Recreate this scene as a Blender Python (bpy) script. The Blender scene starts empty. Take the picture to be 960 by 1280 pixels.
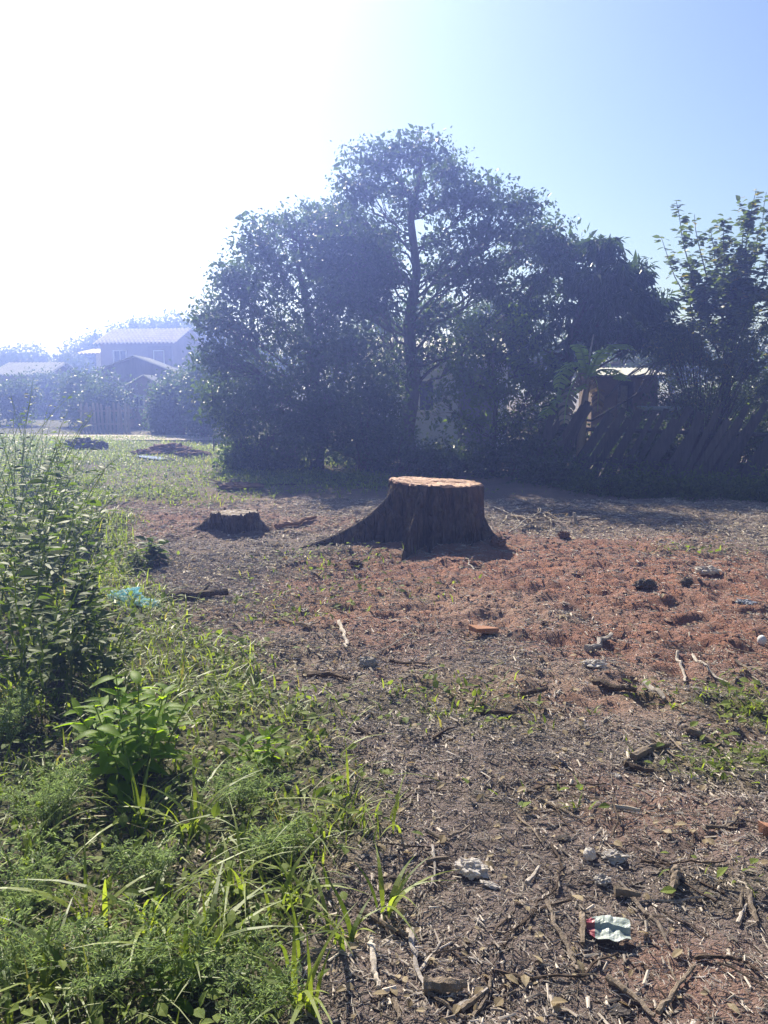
import bpy, math, random
import numpy as np
from mathutils import Vector, Matrix

S = bpy.context.scene
COL = S.collection
R = math.radians
rng = np.random.default_rng(7)
random.seed(7)

# ------------------------------------------------------------------ camera, sky, sun, exposure
CAM_H, PITCH, FPX = 1.6, 8.68, 1035.0
cam = bpy.data.cameras.new("camera")
cam.sensor_fit = 'VERTICAL'; cam.sensor_height = 36.0; cam.lens = FPX / 1280 * 36
cam.clip_start = 0.05; cam.clip_end = 2000
camo = bpy.data.objects.new("camera", cam); COL.objects.link(camo)
camo.location = (0, 0, CAM_H); camo.rotation_euler = (R(90 - PITCH), 0, 0)
S.camera = camo

SUN_AZ, SUN_EL = -21.0, 39.0           # degrees, left of the view axis and above the horizon
world = bpy.data.worlds.new("World"); S.world = world; world.use_nodes = True
wn = world.node_tree.nodes; wl = world.node_tree.links
bg = wn["Background"]; sky = wn.new("ShaderNodeTexSky")
sky.sky_type = 'NISHITA'; sky.sun_disc = False
sky.sun_elevation = R(SUN_EL); sky.sun_rotation = R(SUN_AZ)
sky.altitude = 20; sky.air_density = 1.0; sky.dust_density = 0.95; sky.ozone_density = 4.0
wl.new(sky.outputs[0], bg.inputs[0]); bg.inputs[1].default_value = 0.057
sun = bpy.data.lights.new("sun", 'SUN'); sun.energy = 5.0; sun.angle = R(0.53); sun.color = (1.0, 0.95, 0.86)
suno = bpy.data.objects.new("sun", sun); COL.objects.link(suno)
sd = Vector((math.sin(R(SUN_AZ)) * math.cos(R(SUN_EL)), math.cos(R(SUN_AZ)) * math.cos(R(SUN_EL)), math.sin(R(SUN_EL))))
suno.rotation_euler = sd.to_track_quat('Z', 'Y').to_euler(); suno.location = (-10, 20, 30)
S.view_settings.view_transform = 'Standard'; S.view_settings.look = 'None'
S.view_settings.gamma = 1.0; S.view_settings.use_curve_mapping = False
S.view_settings.exposure = 1.2
S.cycles.max_bounces = 6; S.cycles.diffuse_bounces = 3; S.cycles.glossy_bounces = 2
S.cycles.transmission_bounces = 4; S.cycles.transparent_max_bounces = 6; S.cycles.volume_bounces = 0
S.cycles.use_denoising = True
S.cycles.sample_clamp_indirect = 6.0

# ------------------------------------------------------------------ layout helpers (photo pixel -> point in the place)
_cp, _sp = math.cos(R(PITCH)), math.sin(R(PITCH))
def ray(u, v):
    xc, yc = (u - 480) / FPX, (640 - v) / FPX
    return np.array([xc, _cp + yc * _sp, -_sp + yc * _cp])
def G(u, v, z=0.0):
    d = ray(u, v); t = (z - CAM_H) / d[2]; return np.array([d[0] * t, d[1] * t, z])
def AT(u, v, y):
    d = ray(u, v); t = y / d[1]; return np.array([d[0] * t, y, CAM_H + d[2] * t])
def unproj(p):                     # metres per pixel at a depth
    return p / FPX

# ------------------------------------------------------------------ noise
def _hash(ix, iy, iz, s):
    h = (ix * 374761393 + iy * 668265263 + iz * 2147483647 + s * 1274126177) & 0xffffffff
    h = ((h ^ (h >> 13)) * 1274126177) & 0xffffffff
    h = h ^ (h >> 16)
    return (h & 0xffffff) / float(0xffffff)
def noise(x, y, z=0.0, s=0):
    x = np.asarray(x, float); y = np.asarray(y, float); z = np.zeros_like(x) + z
    ix, iy, iz = (np.floor(a).astype(np.int64) for a in (x, y, z))
    fx, fy, fz = x - ix, y - iy, z - iz
    fx, fy, fz = (a * a * (3 - 2 * a) for a in (fx, fy, fz))
    r = 0
    for dx in (0, 1):
        for dy in (0, 1):
            for dz in (0, 1):
                w = (fx if dx else 1 - fx) * (fy if dy else 1 - fy) * (fz if dz else 1 - fz)
                r = r + w * _hash(ix + dx, iy + dy, iz + dz, s)
    return r
def fbm(x, y, z=0.0, o=4, s=0):
    r, a, f, t = 0, 1.0, 1.0, 0
    for k in range(o):
        r = r + a * noise(np.asarray(x) * f, np.asarray(y) * f, np.asarray(z) * f, s + k * 17); t += a; a *= .5; f *= 2.03
    return r / t
def sstep(a, b, x):
    t = np.clip((x - a) / (b - a), 0, 1); return t * t * (3 - 2 * t)

# ------------------------------------------------------------------ mesh helpers
class MB:
    def __init__(s): s.V = []; s.F3 = []; s.F4 = []; s.n = 0; s.A = []
    def add(s, V, F3=None, F4=None, a=0.5):
        V = np.asarray(V, float).reshape(-1, 3)
        s.V.append(V); s.A.append(np.zeros(len(V)) + a)
        if F3 is not None and len(F3): s.F3.append(np.asarray(F3, np.int64).reshape(-1, 3) + s.n)
        if F4 is not None and len(F4): s.F4.append(np.asarray(F4, np.int64).reshape(-1, 4) + s.n)
        s.n += len(V); return s
    def tube(s, P, r, k=6, a=0.5, wob=0.0, cap=True):
        P = np.asarray(P, float); n = len(P); r = np.zeros(n) + np.asarray(r, float)
        T = np.gradient(P, axis=0); T /= np.linalg.norm(T, axis=1)[:, None] + 1e-9
        ref = np.array([0.31, 0.17, 0.93]) if abs(T[0][2]) < .8 else np.array([0.93, 0.31, 0.17])
        A = np.cross(T, ref); A /= np.linalg.norm(A, axis=1)[:, None] + 1e-9
        B = np.cross(T, A)
        th = np.arange(k) * 2 * np.pi / k
        rr = r[:, None] * (1 + wob * (rng.random((n, k)) - .5) * 2)
        V = P[:, None, :] + rr[..., None] * (np.cos(th)[None, :, None] * A[:, None, :] + np.sin(th)[None, :, None] * B[:, None, :])
        V = V.reshape(-1, 3); F = []
        i = np.arange(n - 1)[:, None] * k; j = np.arange(k)[None, :]; j2 = (j + 1) % k
        F = np.stack([i + j, i + j2, i + k + j2, i + k + j], -1).reshape(-1, 4)
        F3 = []
        if cap:
            V = np.vstack([V, P[0] - T[0] * r[0] * .15, P[-1] + T[-1] * r[-1] * .15])
            c0, c1 = n * k, n * k + 1
            for q in range(k):
                F3.append((c0, (q + 1) % k, q)); F3.append((c1, (n - 1) * k + q, (n - 1) * k + (q + 1) % k))
        return s.add(V, F3, F, a)
    def box(s, c, d, rot=None, jit=0.0, a=0.5):
        x, y, z = np.asarray(d) / 2
        V = np.array([(-x,-y,-z),(x,-y,-z),(x,y,-z),(-x,y,-z),(-x,-y,z),(x,-y,z),(x,y,z),(-x,y,z)])
        if jit: V = V + (rng.random(V.shape) - .5) * jit
        if rot is not None: V = V @ np.asarray(rot).T
        return s.add(V + np.asarray(c), None, [(0,3,2,1),(4,5,6,7),(0,1,5,4),(1,2,6,5),(2,3,7,6),(3,0,4,7)], a)
    def build(s, name, mat, parent=None, smooth=False, attr=True):
        V = np.vstack(s.V)
        F3 = np.vstack(s.F3) if s.F3 else np.zeros((0, 3), np.int64)
        F4 = np.vstack(s.F4) if s.F4 else np.zeros((0, 4), np.int64)
        return mesh_obj(name, V, F3, F4, mat, parent, smooth, np.concatenate(s.A) if attr else None)
def raw_mesh(name, V, F3, F4, smooth, attrs):
    me = bpy.data.meshes.new(name)
    n3, n4 = len(F3), len(F4)
    me.vertices.add(len(V)); me.vertices.foreach_set("co", np.ascontiguousarray(V, np.float32).ravel())
    li = np.concatenate([F3.ravel(), F4.ravel()]).astype(np.int32)
    me.loops.add(len(li)); me.loops.foreach_set("vertex_index", li)
    st = np.concatenate([np.arange(n3) * 3, n3 * 3 + np.arange(n4) * 4]).astype(np.int32)
    me.polygons.add(n3 + n4); me.polygons.foreach_set("loop_start", st)
    me.polygons.foreach_set("use_smooth", np.full(n3 + n4, smooth, bool))
    for k, a in (attrs or {}).items():
        at = me.attributes.new(k, 'FLOAT', 'POINT'); at.data.foreach_set("value", np.ascontiguousarray(a, np.float32))
    me.update(calc_edges=True)
    return me
def mesh_obj(name, V, F3, F4, mat, parent=None, smooth=False, a=None, attrs=None):
    at = dict(attrs or {})
    if a is not None: at['v'] = a
    me = raw_mesh(name, V, np.asarray(F3, np.int64).reshape(-1, 3), np.asarray(F4, np.int64).reshape(-1, 4), smooth, at)
    me.materials.append(mat)
    o = bpy.data.objects.new(name, me); COL.objects.link(o)
    if parent is not None: o.parent = parent
    return o
def empty(name, loc=(0, 0, 0), rz=0.0):
    o = bpy.data.objects.new(name, None); COL.objects.link(o); o.location = tuple(float(q) for q in loc); o.rotation_euler = (0, 0, rz)
    o.empty_display_size = .1
    return o
def tag(o, label=None, cat=None, group=None, kind=None):
    if label: o['label'] = label
    if cat: o['category'] = cat
    if group: o['group'] = group
    if kind: o['kind'] = kind
    return o

# ------------------------------------------------------------------ materials
def newmat(name):
    m = bpy.data.materials.new(name); m.use_nodes = True
    nt = m.node_tree; return m, nt.nodes, nt.links, nt.nodes["Principled BSDF"]
def N(nodes, t, **kw):
    n = nodes.new(t)
    for k, v in kw.items():
        if k.startswith('i_'): n.inputs[k[2:].replace('_', ' ')].default_value = v
        else: setattr(n, k, v)
    return n
def rgba(c): return (c[0], c[1], c[2], 1.0)
def mix(nodes, links, f, a, b, blend='MIX'):
    m = nodes.new("ShaderNodeMix"); m.data_type = 'RGBA'; m.blend_type = blend
    for sock, val in ((m.inputs[0], f), (m.inputs[6], a), (m.inputs[7], b)):
        if isinstance(val, bpy.types.NodeSocket): links.new(val, sock)
        elif isinstance(val, (int, float)): sock.default_value = val
        else: sock.default_value = rgba(val)
    return m.outputs[2]
def math_(nodes, links, op, a, b=0.0, clamp=False):
    m = nodes.new("ShaderNodeMath"); m.operation = op; m.use_clamp = clamp
    for sock, val in ((m.inputs[0], a), (m.inputs[1], b)):
        if isinstance(val, bpy.types.NodeSocket): links.new(val, sock)
        else: sock.default_value = val
    return m.outputs[0]
def ntex(nodes, links, scale, detail=4, rough=.6, vec=None):
    t = nodes.new("ShaderNodeTexNoise"); t.inputs['Scale'].default_value = scale; t.inputs['Detail'].default_value = detail
    t.inputs['Roughness'].default_value = rough
    if vec is not None: links.new(vec, t.inputs['Vector'])
    return t.outputs['Fac']
def mrange(nodes, links, v, a, b, c=0.0, d=1.0):
    m = nodes.new("ShaderNodeMapRange"); links.new(v, m.inputs[0])
    for k, q in zip((1, 2, 3, 4), (a, b, c, d)): m.inputs[k].default_value = q
    return m.outputs[0]

def leafmat(name, c1, c2, trans=.45, rough=.45, spec=.4, tcol=None, c3=None):
    m, n, l, p = newmat(name)
    at = N(n, "ShaderNodeAttribute", attribute_name="v")
    col = mix(n, l, at.outputs['Fac'], c1, c2)
    if c3 is not None:                                   # a few yellowed or dry leaves
        col = mix(n, l, mrange(n, l, at.outputs['Fac'], .93, .96), col, c3)
    l.new(col, p.inputs['Base Color']); p.inputs['Roughness'].default_value = rough
    p.inputs['Specular IOR Level'].default_value = spec
    tr = n.new("ShaderNodeBsdfTranslucent")
    tc = mix(n, l, 1.0, col, tcol or (1.9, 2.1, .55), 'MULTIPLY')
    l.new(tc, tr.inputs[0])
    ms = n.new("ShaderNodeMixShader"); ms.inputs[0].default_value = trans
    l.new(p.outputs[0], ms.inputs[1]); l.new(tr.outputs[0], ms.inputs[2])
    l.new(ms.outputs[0], n["Material Output"].inputs[0]); return m
def roughmat(name, c1, c2, scale=8, rough=.9, bump=.4, bscale=None, stretch=None, spec=.2, vmix=False):
    m, n, l, p = newmat(name)
    tc = n.new("ShaderNodeTexCoord"); v = tc.outputs['Object']
    if stretch:
        mp = n.new("ShaderNodeMapping"); mp.inputs['Scale'].default_value = stretch; l.new(v, mp.inputs[0]); v = mp.outputs[0]
    f = ntex(n, l, scale, 6, .65, v)
    f = mrange(n, l, f, .3, .7)
    if vmix:
        at = N(n, "ShaderNodeAttribute", attribute_name="v"); f = math_(n, l, 'ADD', math_(n, l, 'MULTIPLY', f, .4), math_(n, l, 'MULTIPLY', at.outputs['Fac'], .7), True)
    oi = n.new("ShaderNodeObjectInfo")
    c = mix(n, l, f, c1, c2)
    c = mix(n, l, 1.0, c, mix(n, l, oi.outputs['Random'], (.78, .78, .8), (1.18, 1.15, 1.1)), 'MULTIPLY')
    l.new(c, p.inputs['Base Color']); p.inputs['Roughness'].default_value = rough
    p.inputs['Specular IOR Level'].default_value = spec
    b = n.new("ShaderNodeBump"); b.inputs['Strength'].default_value = bump; b.inputs['Distance'].default_value = .02
    l.new(ntex(n, l, bscale or scale * 3, 5, .7, v), b.inputs['Height']); l.new(b.outputs[0], p.inputs['Normal'])
    return m

M = {}
M['leaf_tall'] = leafmat('leaf_tall', (.030, .050, .018), (.060, .090, .028), .38)
M['leaf_bush'] = leafmat('leaf_bush', (.032, .055, .024), (.065, .095, .036), .38)
M['leaf_mango'] = leafmat('leaf_mango', (.026, .046, .018), (.050, .078, .026), .32, .35)
M['leaf_light'] = leafmat('leaf_light', (.060, .095, .022), (.11, .15, .035), .5)
M['leaf_shoot'] = leafmat('leaf_shoot', (.050, .070, .030), (.095, .12, .045), .42, c3=(.22, .17, .05))
M['leaf_far'] = leafmat('leaf_far', (.030, .048, .022), (.055, .080, .034), .3)
M['leaf_weed'] = leafmat('leaf_weed', (.036, .060, .022), (.115, .15, .045), .46, .5, .08, (1.7, 1.9, .6))
M['leaf_bright'] = leafmat('leaf_bright', (.13, .22, .024), (.21, .31, .035), .62, .5, .12, (1.8, 1.75, .5))
M['leaf_feather'] = leafmat('leaf_feather', (.17, .21, .12), (.29, .33, .20), .5, .6, .2, (1.3, 1.5, .8))
M['leaf_low'] = leafmat('leaf_low', (.085, .12, .032), (.19, .235, .06), .45, .6, .1, (1.6, 1.7, .6))
M['leaf_banana'] = leafmat('leaf_banana', (.17, .24, .07), (.27, .34, .12), .55, .35, .5)  # leaf colours raised to stand in for sunlight the shaded plant misses
M['leaf_dry'] = leafmat('leaf_dry', (.20, .15, .09), (.36, .29, .19), .3, .7, .2, (1.2, 1.1, .9))
M['grass'] = leafmat('grass', (.090, .13, .026), (.27, .32, .065), .5, .45, .25, (1.5, 1.55, .65), c3=(.30, .25, .12))
M['cover'] = leafmat('cover', (.11, .145, .036), (.24, .28, .075), .45, .5, .25, (1.7, 1.8, .6), c3=(.26, .21, .11))
M['bark'] = roughmat('bark', (.055, .045, .038), (.13, .11, .09), 14, bump=.8, stretch=(1, 1, .25))
M['stump_bark'] = None
M['twig'] = roughmat('twig', (.10, .075, .055), (.26, .21, .17), 18, bump=.5)
M['twig_dark'] = roughmat('twig_dark', (.05, .036, .028), (.12, .085, .065), 18, bump=.5)
M['twig_pale'] = roughmat('twig_pale', (.22, .185, .16), (.46, .41, .37), 22, bump=.3)
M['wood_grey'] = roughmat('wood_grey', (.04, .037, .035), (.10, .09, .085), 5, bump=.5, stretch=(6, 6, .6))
M['picket'] = roughmat('picket', (.22, .19, .17), (.40, .36, .33), 6, bump=.3, stretch=(6, 6, .6))
M['stone'] = roughmat('stone', (.22, .20, .18), (.38, .35, .33), 12, bump=.6)
M['brick_red'] = roughmat('brick_red', (.24, .12, .08), (.34, .18, .12), 14, bump=.5)
M['dark_heap'] = roughmat('dark_heap', (.05, .045, .045), (.12, .10, .09), 8, bump=.7)
M['red_heap'] = roughmat('red_heap', (.13, .075, .055), (.24, .14, .10), 8, bump=.8)
M['chips'] = roughmat('chips', (.05, .038, .032), (.56, .49, .43), 3, bump=.2, vmix=True)
M['plaster_white'] = roughmat('plaster_white', (.62, .62, .62), (.78, .77, .75), 2, bump=.1)
M['plaster_blue'] = roughmat('plaster_blue', (.52, .55, .60), (.66, .69, .73), 2, bump=.1)
M['plaster_cream'] = roughmat('plaster_cream', (.26, .20, .17), (.36, .28, .23), 2, bump=.1)
M['brick_wall'] = roughmat('brick_wall', (.14, .10, .085), (.22, .16, .13), 5, bump=.3)
M['wood_wall'] = roughmat('wood_wall', (.13, .115, .105), (.22, .20, .18), 3, bump=.3, stretch=(4, 4, .5))
M['roof_tile'] = roughmat('roof_tile', (.55, .48, .44), (.72, .66, .62), 2.5, .45, bump=.15, spec=.5)
M['roof_sheet'] = roughmat('roof_sheet', (.28, .28, .28), (.44, .43, .42), 2, .7, bump=.1, spec=.2)
M['dark_gap'] = roughmat('dark_gap', (.02, .02, .022), (.035, .035, .04), 3, .5)
M['timber'] = roughmat('timber', (.42, .36, .28), (.56, .50, .40), 5, bump=.2)
M['pipe'] = roughmat('pipe', (.30, .36, .44), (.38, .44, .52), 3, .5, bump=.05)
M['puddle'] = roughmat('puddle', (.10, .09, .08), (.12, .11, .10), 2, .05, bump=.02, spec=.5)
M['road'] = roughmat('road', (.34, .29, .26), (.48, .42, .38), .8, bump=.4, bscale=12)

def plastic(name, c1, c2, trans, rough=.35):
    m, n, l, p = newmat(name)
    tc = n.new("ShaderNodeTexCoord")
    f = mrange(n, l, ntex(n, l, 14, 4, .6, tc.outputs['Object']), .35, .65)
    c = mix(n, l, f, c1, c2); l.new(c, p.inputs['Base Color']); p.inputs['Roughness'].default_value = rough
    tr = n.new("ShaderNodeBsdfTranslucent"); l.new(c, tr.inputs[0])
    ms = n.new("ShaderNodeMixShader"); ms.inputs[0].default_value = trans
    l.new(p.outputs[0], ms.inputs[1]); l.new(tr.outputs[0], ms.inputs[2]); l.new(ms.outputs[0], n["Material Output"].inputs[0])
    return m
M['bag_teal'] = plastic('bag_teal', (.40, .66, .72), (.70, .86, .90), .6, .6)
M['bag_white'] = plastic('bag_white', (.42, .37, .34), (.70, .65, .61), .3, .8)
M['bag_grey'] = plastic('bag_grey', (.28, .25, .23), (.52, .47, .43), .2, .85)
M['bag_blue'] = plastic('bag_blue', (.20, .21, .25), (.34, .35, .39), .2)
M['foil'] = plastic('foil', (.20, .24, .22), (.34, .37, .35), .05, .45)
M['foil_red'] = plastic('foil_red', (.22, .04, .055), (.32, .07, .09), .05, .35)
M['bag_black'] = plastic('bag_black', (.015, .015, .02), (.03, .03, .035), 0, .35)

def cut_wood(name='cut_wood', ca=(.40, .22, .14), cb=(.55, .34, .235), cc=(.22, .115, .08)):
    m, n, l, p = newmat(name)
    tc = n.new("ShaderNodeTexCoord"); v = tc.outputs['Object']
    w = n.new("ShaderNodeTexWave"); w.wave_type = 'RINGS'; w.rings_direction = 'Z'
    w.inputs['Scale'].default_value = 9; w.inputs['Distortion'].default_value = 5; w.inputs['Detail'].default_value = 3; w.inputs['Detail Scale'].default_value = 1.4
    l.new(v, w.inputs['Vector'])
    c = mix(n, l, w.outputs['Fac'], ca, cb)
    c = mix(n, l, mrange(n, l, ntex(n, l, 5, 5, .75, v), .42, .66), c, cc)
    l.new(c, p.inputs['Base Color']); p.inputs['Roughness'].default_value = .8
    b = n.new("ShaderNodeBump"); b.inputs['Strength'].default_value = .4; b.inputs['Distance'].default_value = .01
    l.new(ntex(n, l, 60, 3, .6, v), b.inputs['Height']); l.new(b.outputs[0], p.inputs['Normal'])
    return m
M['cut_wood'] = cut_wood()
def stump_bark():
    m, n, l, p = newmat('stump_bark'); tc = n.new("ShaderNodeTexCoord")
    mp = n.new("ShaderNodeMapping"); mp.inputs['Scale'].default_value = (1, 1, .22); l.new(tc.outputs['Object'], mp.inputs[0]); v = mp.outputs[0]
    c = mix(n, l, mrange(n, l, ntex(n, l, 16, 6, .7, v), .35, .65), (.05, .040, .036), (.14, .112, .098))
    c = mix(n, l, mrange(n, l, ntex(n, l, 3.5, 4, .6, v), .56, .72), c, (.16, .105, .08))         # stripped reddish patches
    c = mix(n, l, mrange(n, l, ntex(n, l, 5, 5, .7, tc.outputs['Object']), .56, .7), c, (.20, .17, .145))   # grey weathered crust
    l.new(c, p.inputs['Base Color']); p.inputs['Roughness'].default_value = .95; p.inputs['Specular IOR Level'].default_value = .1
    vo = n.new("ShaderNodeTexVoronoi"); vo.feature = 'DISTANCE_TO_EDGE'; vo.inputs['Scale'].default_value = 14; l.new(v, vo.inputs['Vector'])
    h = math_(n, l, 'ADD', mrange(n, l, vo.outputs['Distance'], 0, .12), math_(n, l, 'MULTIPLY', ntex(n, l, 45, 5, .75, v), .8))
    b = n.new("ShaderNodeBump"); b.inputs['Strength'].default_value = 1.0; b.inputs['Distance'].default_value = .035
    l.new(h, b.inputs['Height']); l.new(b.outputs[0], p.inputs['Normal']); return m
M['stump_bark'] = stump_bark()
M['cut_old'] = cut_wood('cut_old', (.13, .085, .065), (.20, .135, .10), (.09, .06, .05))

# ------------------------------------------------------------------ ground
def ell(x, y, c, rx, ry, soft=.35, s=0):
    d = np.sqrt(((x - c[0]) / rx) ** 2 + ((y - c[1]) / ry) ** 2) + (fbm(x * 1.6, y * 1.6, 0, 3, 40 + s) - .5) * .9
    return 1 - sstep(1 - soft, 1 + soft, d)
_bd = [(60, 545), (110, 600), (150, 660), (150, 720), (215, 790), (330, 850), (420, 900), (425, 980), (480, 1060), (455, 1150), (400, 1280)]
_bw = np.array([G(*p)[:2] for p in _bd]); _o = np.argsort(_bw[:, 1]); _bw = _bw[_o]
def veg_edge(y): return np.interp(y, _bw[:, 1], _bw[:, 0])
def veg_mask(x, y):
    d = veg_edge(y) - x + (fbm(x * 1.3, y * 1.3, 0, 3, 11) - .5) * np.clip(.25 * y, .5, 2.2) * .8
    return sstep(-.12, .25, d)
STUMP_C = G(543, 672); STUMP_C = np.array([STUMP_C[0], STUMP_C[1] - .16, 0])
SMALL_C = G(292, 664); SMALL_C = np.array([SMALL_C[0], SMALL_C[1] + .12, 0])
def red_mask(x, y):
    m = ell(x, y, G(780, 730), 2.9, 2.0, .5, 1)
    m = np.maximum(m, ell(x, y, G(610, 705), .95, .75, .5, 2))
    m = np.maximum(m, ell(x, y, G(935, 800), .55, .5, .5, 3))
    m = np.maximum(m, .75 * ell(x, y, G(690, 865), .75, .28, .6, 4))
    m = np.maximum(m, .55 * ell(x, y, G(940, 880), .5, .4, .6, 5))
    m = np.maximum(m, .6 * ell(x, y, G(250, 650), 1.1, .9, .6, 6))
    m = np.maximum(m, .55 * ell(x, y, G(390, 655), .9, .5, .6, 7))
    m = np.maximum(m, .45 * ell(x, y, G(220, 630), 1.6, 1.0, .6, 8)); m = np.maximum(m, .5 * ell(x, y, G(500, 770), 1.0, .8, .7, 9)); m = np.maximum(m, .5 * ell(x, y, G(850, 1230), .25, .2, .7, 10)); m = np.maximum(m, .4 * ell(x, y, G(800, 1010), .4, .3, .7, 12))
    return m
def pale_mask(x, y):
    m = .8 * ell(x, y, G(360, 820), .42, .38, .6, 21)
    m = np.maximum(m, .7 * ell(x, y, G(650, 855), 1.0, .3, .6, 22))
    m = np.maximum(m, .8 * ell(x, y, G(400, 628), .9, .55, .6, 23))
    m = np.maximum(m, .55 * ell(x, y, G(600, 760), .7, .5, .6, 24))
    m = np.maximum(m, .5 * ell(x, y, G(830, 880), .6, .4, .6, 25))
    return m
def green_mask(x, y):
    m = veg_mask(x, y)
    far = sstep(10.2, 12.5, y + (fbm(x * .8, y * .8, 0, 3, 31) - .5) * 3 - .22 * np.abs(x + 3)) * (1 - .55 * sstep(.45, .62, fbm(x * .5, y * .5, 0, 3, 32)))
    m = np.maximum(m, far * (1 - sstep(-.5, 1.5, x) * .8))
    for (u, v, rx, ry, a, s) in ((550, 880, .55, .4, .5, 51), (935, 880, .3, .28, .9, 52), (920, 950, .42, .22, .8, 53), (645, 890, .2, .12, .4, 54),
                                 (270, 830, .5, .4, .7, 55), (690, 1005, .3, .12, .25, 56), (400, 700, .8, .6, .3, 57), (860, 690, .6, .3, .3, 58),
                                 (900, 1110, .2, .1, .3, 59), (330, 760, .7, .5, .35, 60), (480, 735, .6, .5, .25, 61), (820, 870, .2, .1, .6, 62)):
        m = np.maximum(m, a * ell(x, y, G(u, v), rx, ry, .6, s))
    return m
def hgt(x, y):
    x = np.asarray(x, float); y = np.asarray(y, float)
    near = 1 - sstep(18, 40, np.hypot(x, y))
    h = (fbm(x * .45, y * .45, 0, 3, 1) - .5) * .14 * near
    h = h + (fbm(x * 2.6, y * 2.6, 0, 4, 2) - .5) * .07 * near
    det = 1 - sstep(9, 14, y)
    red = red_mask(x, y)
    ridg = 1 - np.abs(fbm(x * 3.6, y * 5.5, 0, 3, 3) * 2 - 1)
    h = h + red * det * ((ridg - .75) * .12 + (fbm(x * 9, y * 14, 0, 2, 4) - .5) * .03)
    h = h + det * (fbm(x * 11, y * 11, 0, 3, 5) - .5) * .045 * (1 - .5 * red)
    # soil and sawdust banked round the two stumps
    for c, r, a in ((STUMP_C, .95, .04), (SMALL_C, .5, .05)):
        d = np.hypot(x - c[0], y - c[1]); h = h + a * np.exp(-(d / r) ** 2)
    return h
def gz(p): return float(hgt(p[0], p[1]))
def onG(u, v, dz=0.0):
    p = G(u, v); p = p.copy()
    for _ in range(3): p = G(u, v, gz(p))
    p[2] += dz; return p

def axis(dense, out):
    return np.concatenate([dense[0] - np.array(out)[::-1], dense, dense[-1] + np.array(out)])
_grow = np.cumsum(.05 * 1.16 ** np.arange(47))
gx = axis(np.arange(-4.6, 5.4, .032), _grow)
gy = np.concatenate([[-60, -30, -12, -5, -2, 0, .6], np.arange(1.1, 6, .03), np.arange(6, 12, .05)])
gy = np.concatenate([gy, 12 + np.cumsum(.06 * 1.10 ** np.arange(66))])
X, Y = np.meshgrid(gx, gy); nx, ny = len(gx), len(gy)
x, y = X.ravel(), Y.ravel()
Z = hgt(x, y)
_ZG = Z.reshape(ny, nx)
def hgt(x, y):                       # height of the built ground sheet
    x = np.asarray(x, float); y = np.asarray(y, float)
    i = np.clip(np.searchsorted(gx, x) - 1, 0, nx - 2); j = np.clip(np.searchsorted(gy, y) - 1, 0, ny - 2)
    fx = np.clip((x - gx[i]) / (gx[i + 1] - gx[i]), 0, 1); fy = np.clip((y - gy[j]) / (gy[j + 1] - gy[j]), 0, 1)
    return (_ZG[j, i] * (1 - fx) + _ZG[j, i + 1] * fx) * (1 - fy) + (_ZG[j + 1, i] * (1 - fx) + _ZG[j + 1, i + 1] * fx) * fy
ii = (np.arange(ny - 1)[:, None] * nx + np.arange(nx - 1)[None, :]).ravel()
F4 = np.stack([ii, ii + 1, ii + nx + 1, ii + nx], -1)

def ground_mat():
    m, n, l, p = newmat('soil')
    g = N(n, "ShaderNodeNewGeometry"); v = g.outputs['Position']
    A = lambda k: N(n, "ShaderNodeAttribute", attribute_name=k).outputs['Fac']
    fine = mrange(n, l, ntex(n, l, 55, 5, .75, v), .33, .68)
    mid = mrange(n, l, ntex(n, l, 6, 5, .7, v), .32, .68)
    big = mrange(n, l, ntex(n, l, .9, 4, .6, v), .35, .65)
    grain = mrange(n, l, ntex(n, l, 170, 4, .8, v), .36, .64)
    soil = mix(n, l, fine, (.070, .055, .050), (.255, .20, .182))
    soil = mix(n, l, math_(n, l, 'MULTIPLY', grain, .45), soil, (.39, .315, .295))
    soil = mix(n, l, mrange(n, l, ntex(n, l, 130, 4, .8, v), .56, .68, 0, .75), soil, (.035, .030, .028))
    soil = mix(n, l, math_(n, l, 'MULTIPLY', mid, .4), soil, (.16, .12, .105))
    soil = mix(n, l, math_(n, l, 'MULTIPLY', big, .35), soil, (.31, .235, .21))
    red = mix(n, l, fine, (.24, .10, .070), (.47, .235, .165))
    red = mix(n, l, math_(n, l, 'MULTIPLY', mid, .5), red, (.13, .075, .062))
    red = mix(n, l, math_(n, l, 'MULTIPLY', grain, .4), red, (.46, .25, .18))
    red = mix(n, l, mrange(n, l, ntex(n, l, 120, 4, .8, v), .58, .70, 0, .6), red, (.07, .045, .042))
    rm = math_(n, l, 'MULTIPLY', A('red'), mrange(n, l, ntex(n, l, 5, 6, .75, v), .33, .55, .35, 1.0))
    c = mix(n, l, rm, soil, red)
    pale = mix(n, l, fine, (.30, .22, .18), (.46, .35, .28))
    pm = math_(n, l, 'MULTIPLY', A('pale'), mrange(n, l, ntex(n, l, 12, 4, .7, v), .35, .6, .3, 1.0))
    c = mix(n, l, pm, c, pale)
    gcol = mix(n, l, fine, (.045, .050, .022), (.11, .125, .045))
    gm = math_(n, l, 'MULTIPLY', A('green'), mrange(n, l, ntex(n, l, 7, 4, .7, v), .3, .6, .35, .95))
    c = mix(n, l, gm, c, gcol)
    l.new(c, p.inputs['Base Color']); p.inputs['Roughness'].default_value = .95; p.inputs['Specular IOR Level'].default_value = .15
    b = n.new("ShaderNodeBump"); b.inputs['Strength'].default_value = 1.0; b.inputs['Distance'].default_value = .03
    h = math_(n, l, 'ADD', ntex(n, l, 90, 4, .7, v), math_(n, l, 'MULTIPLY', ntex(n, l, 22, 4, .7, v), 1.6))
    l.new(h, b.inputs['Height']); l.new(b.outputs[0], p.inputs['Normal'])
    return m
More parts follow.
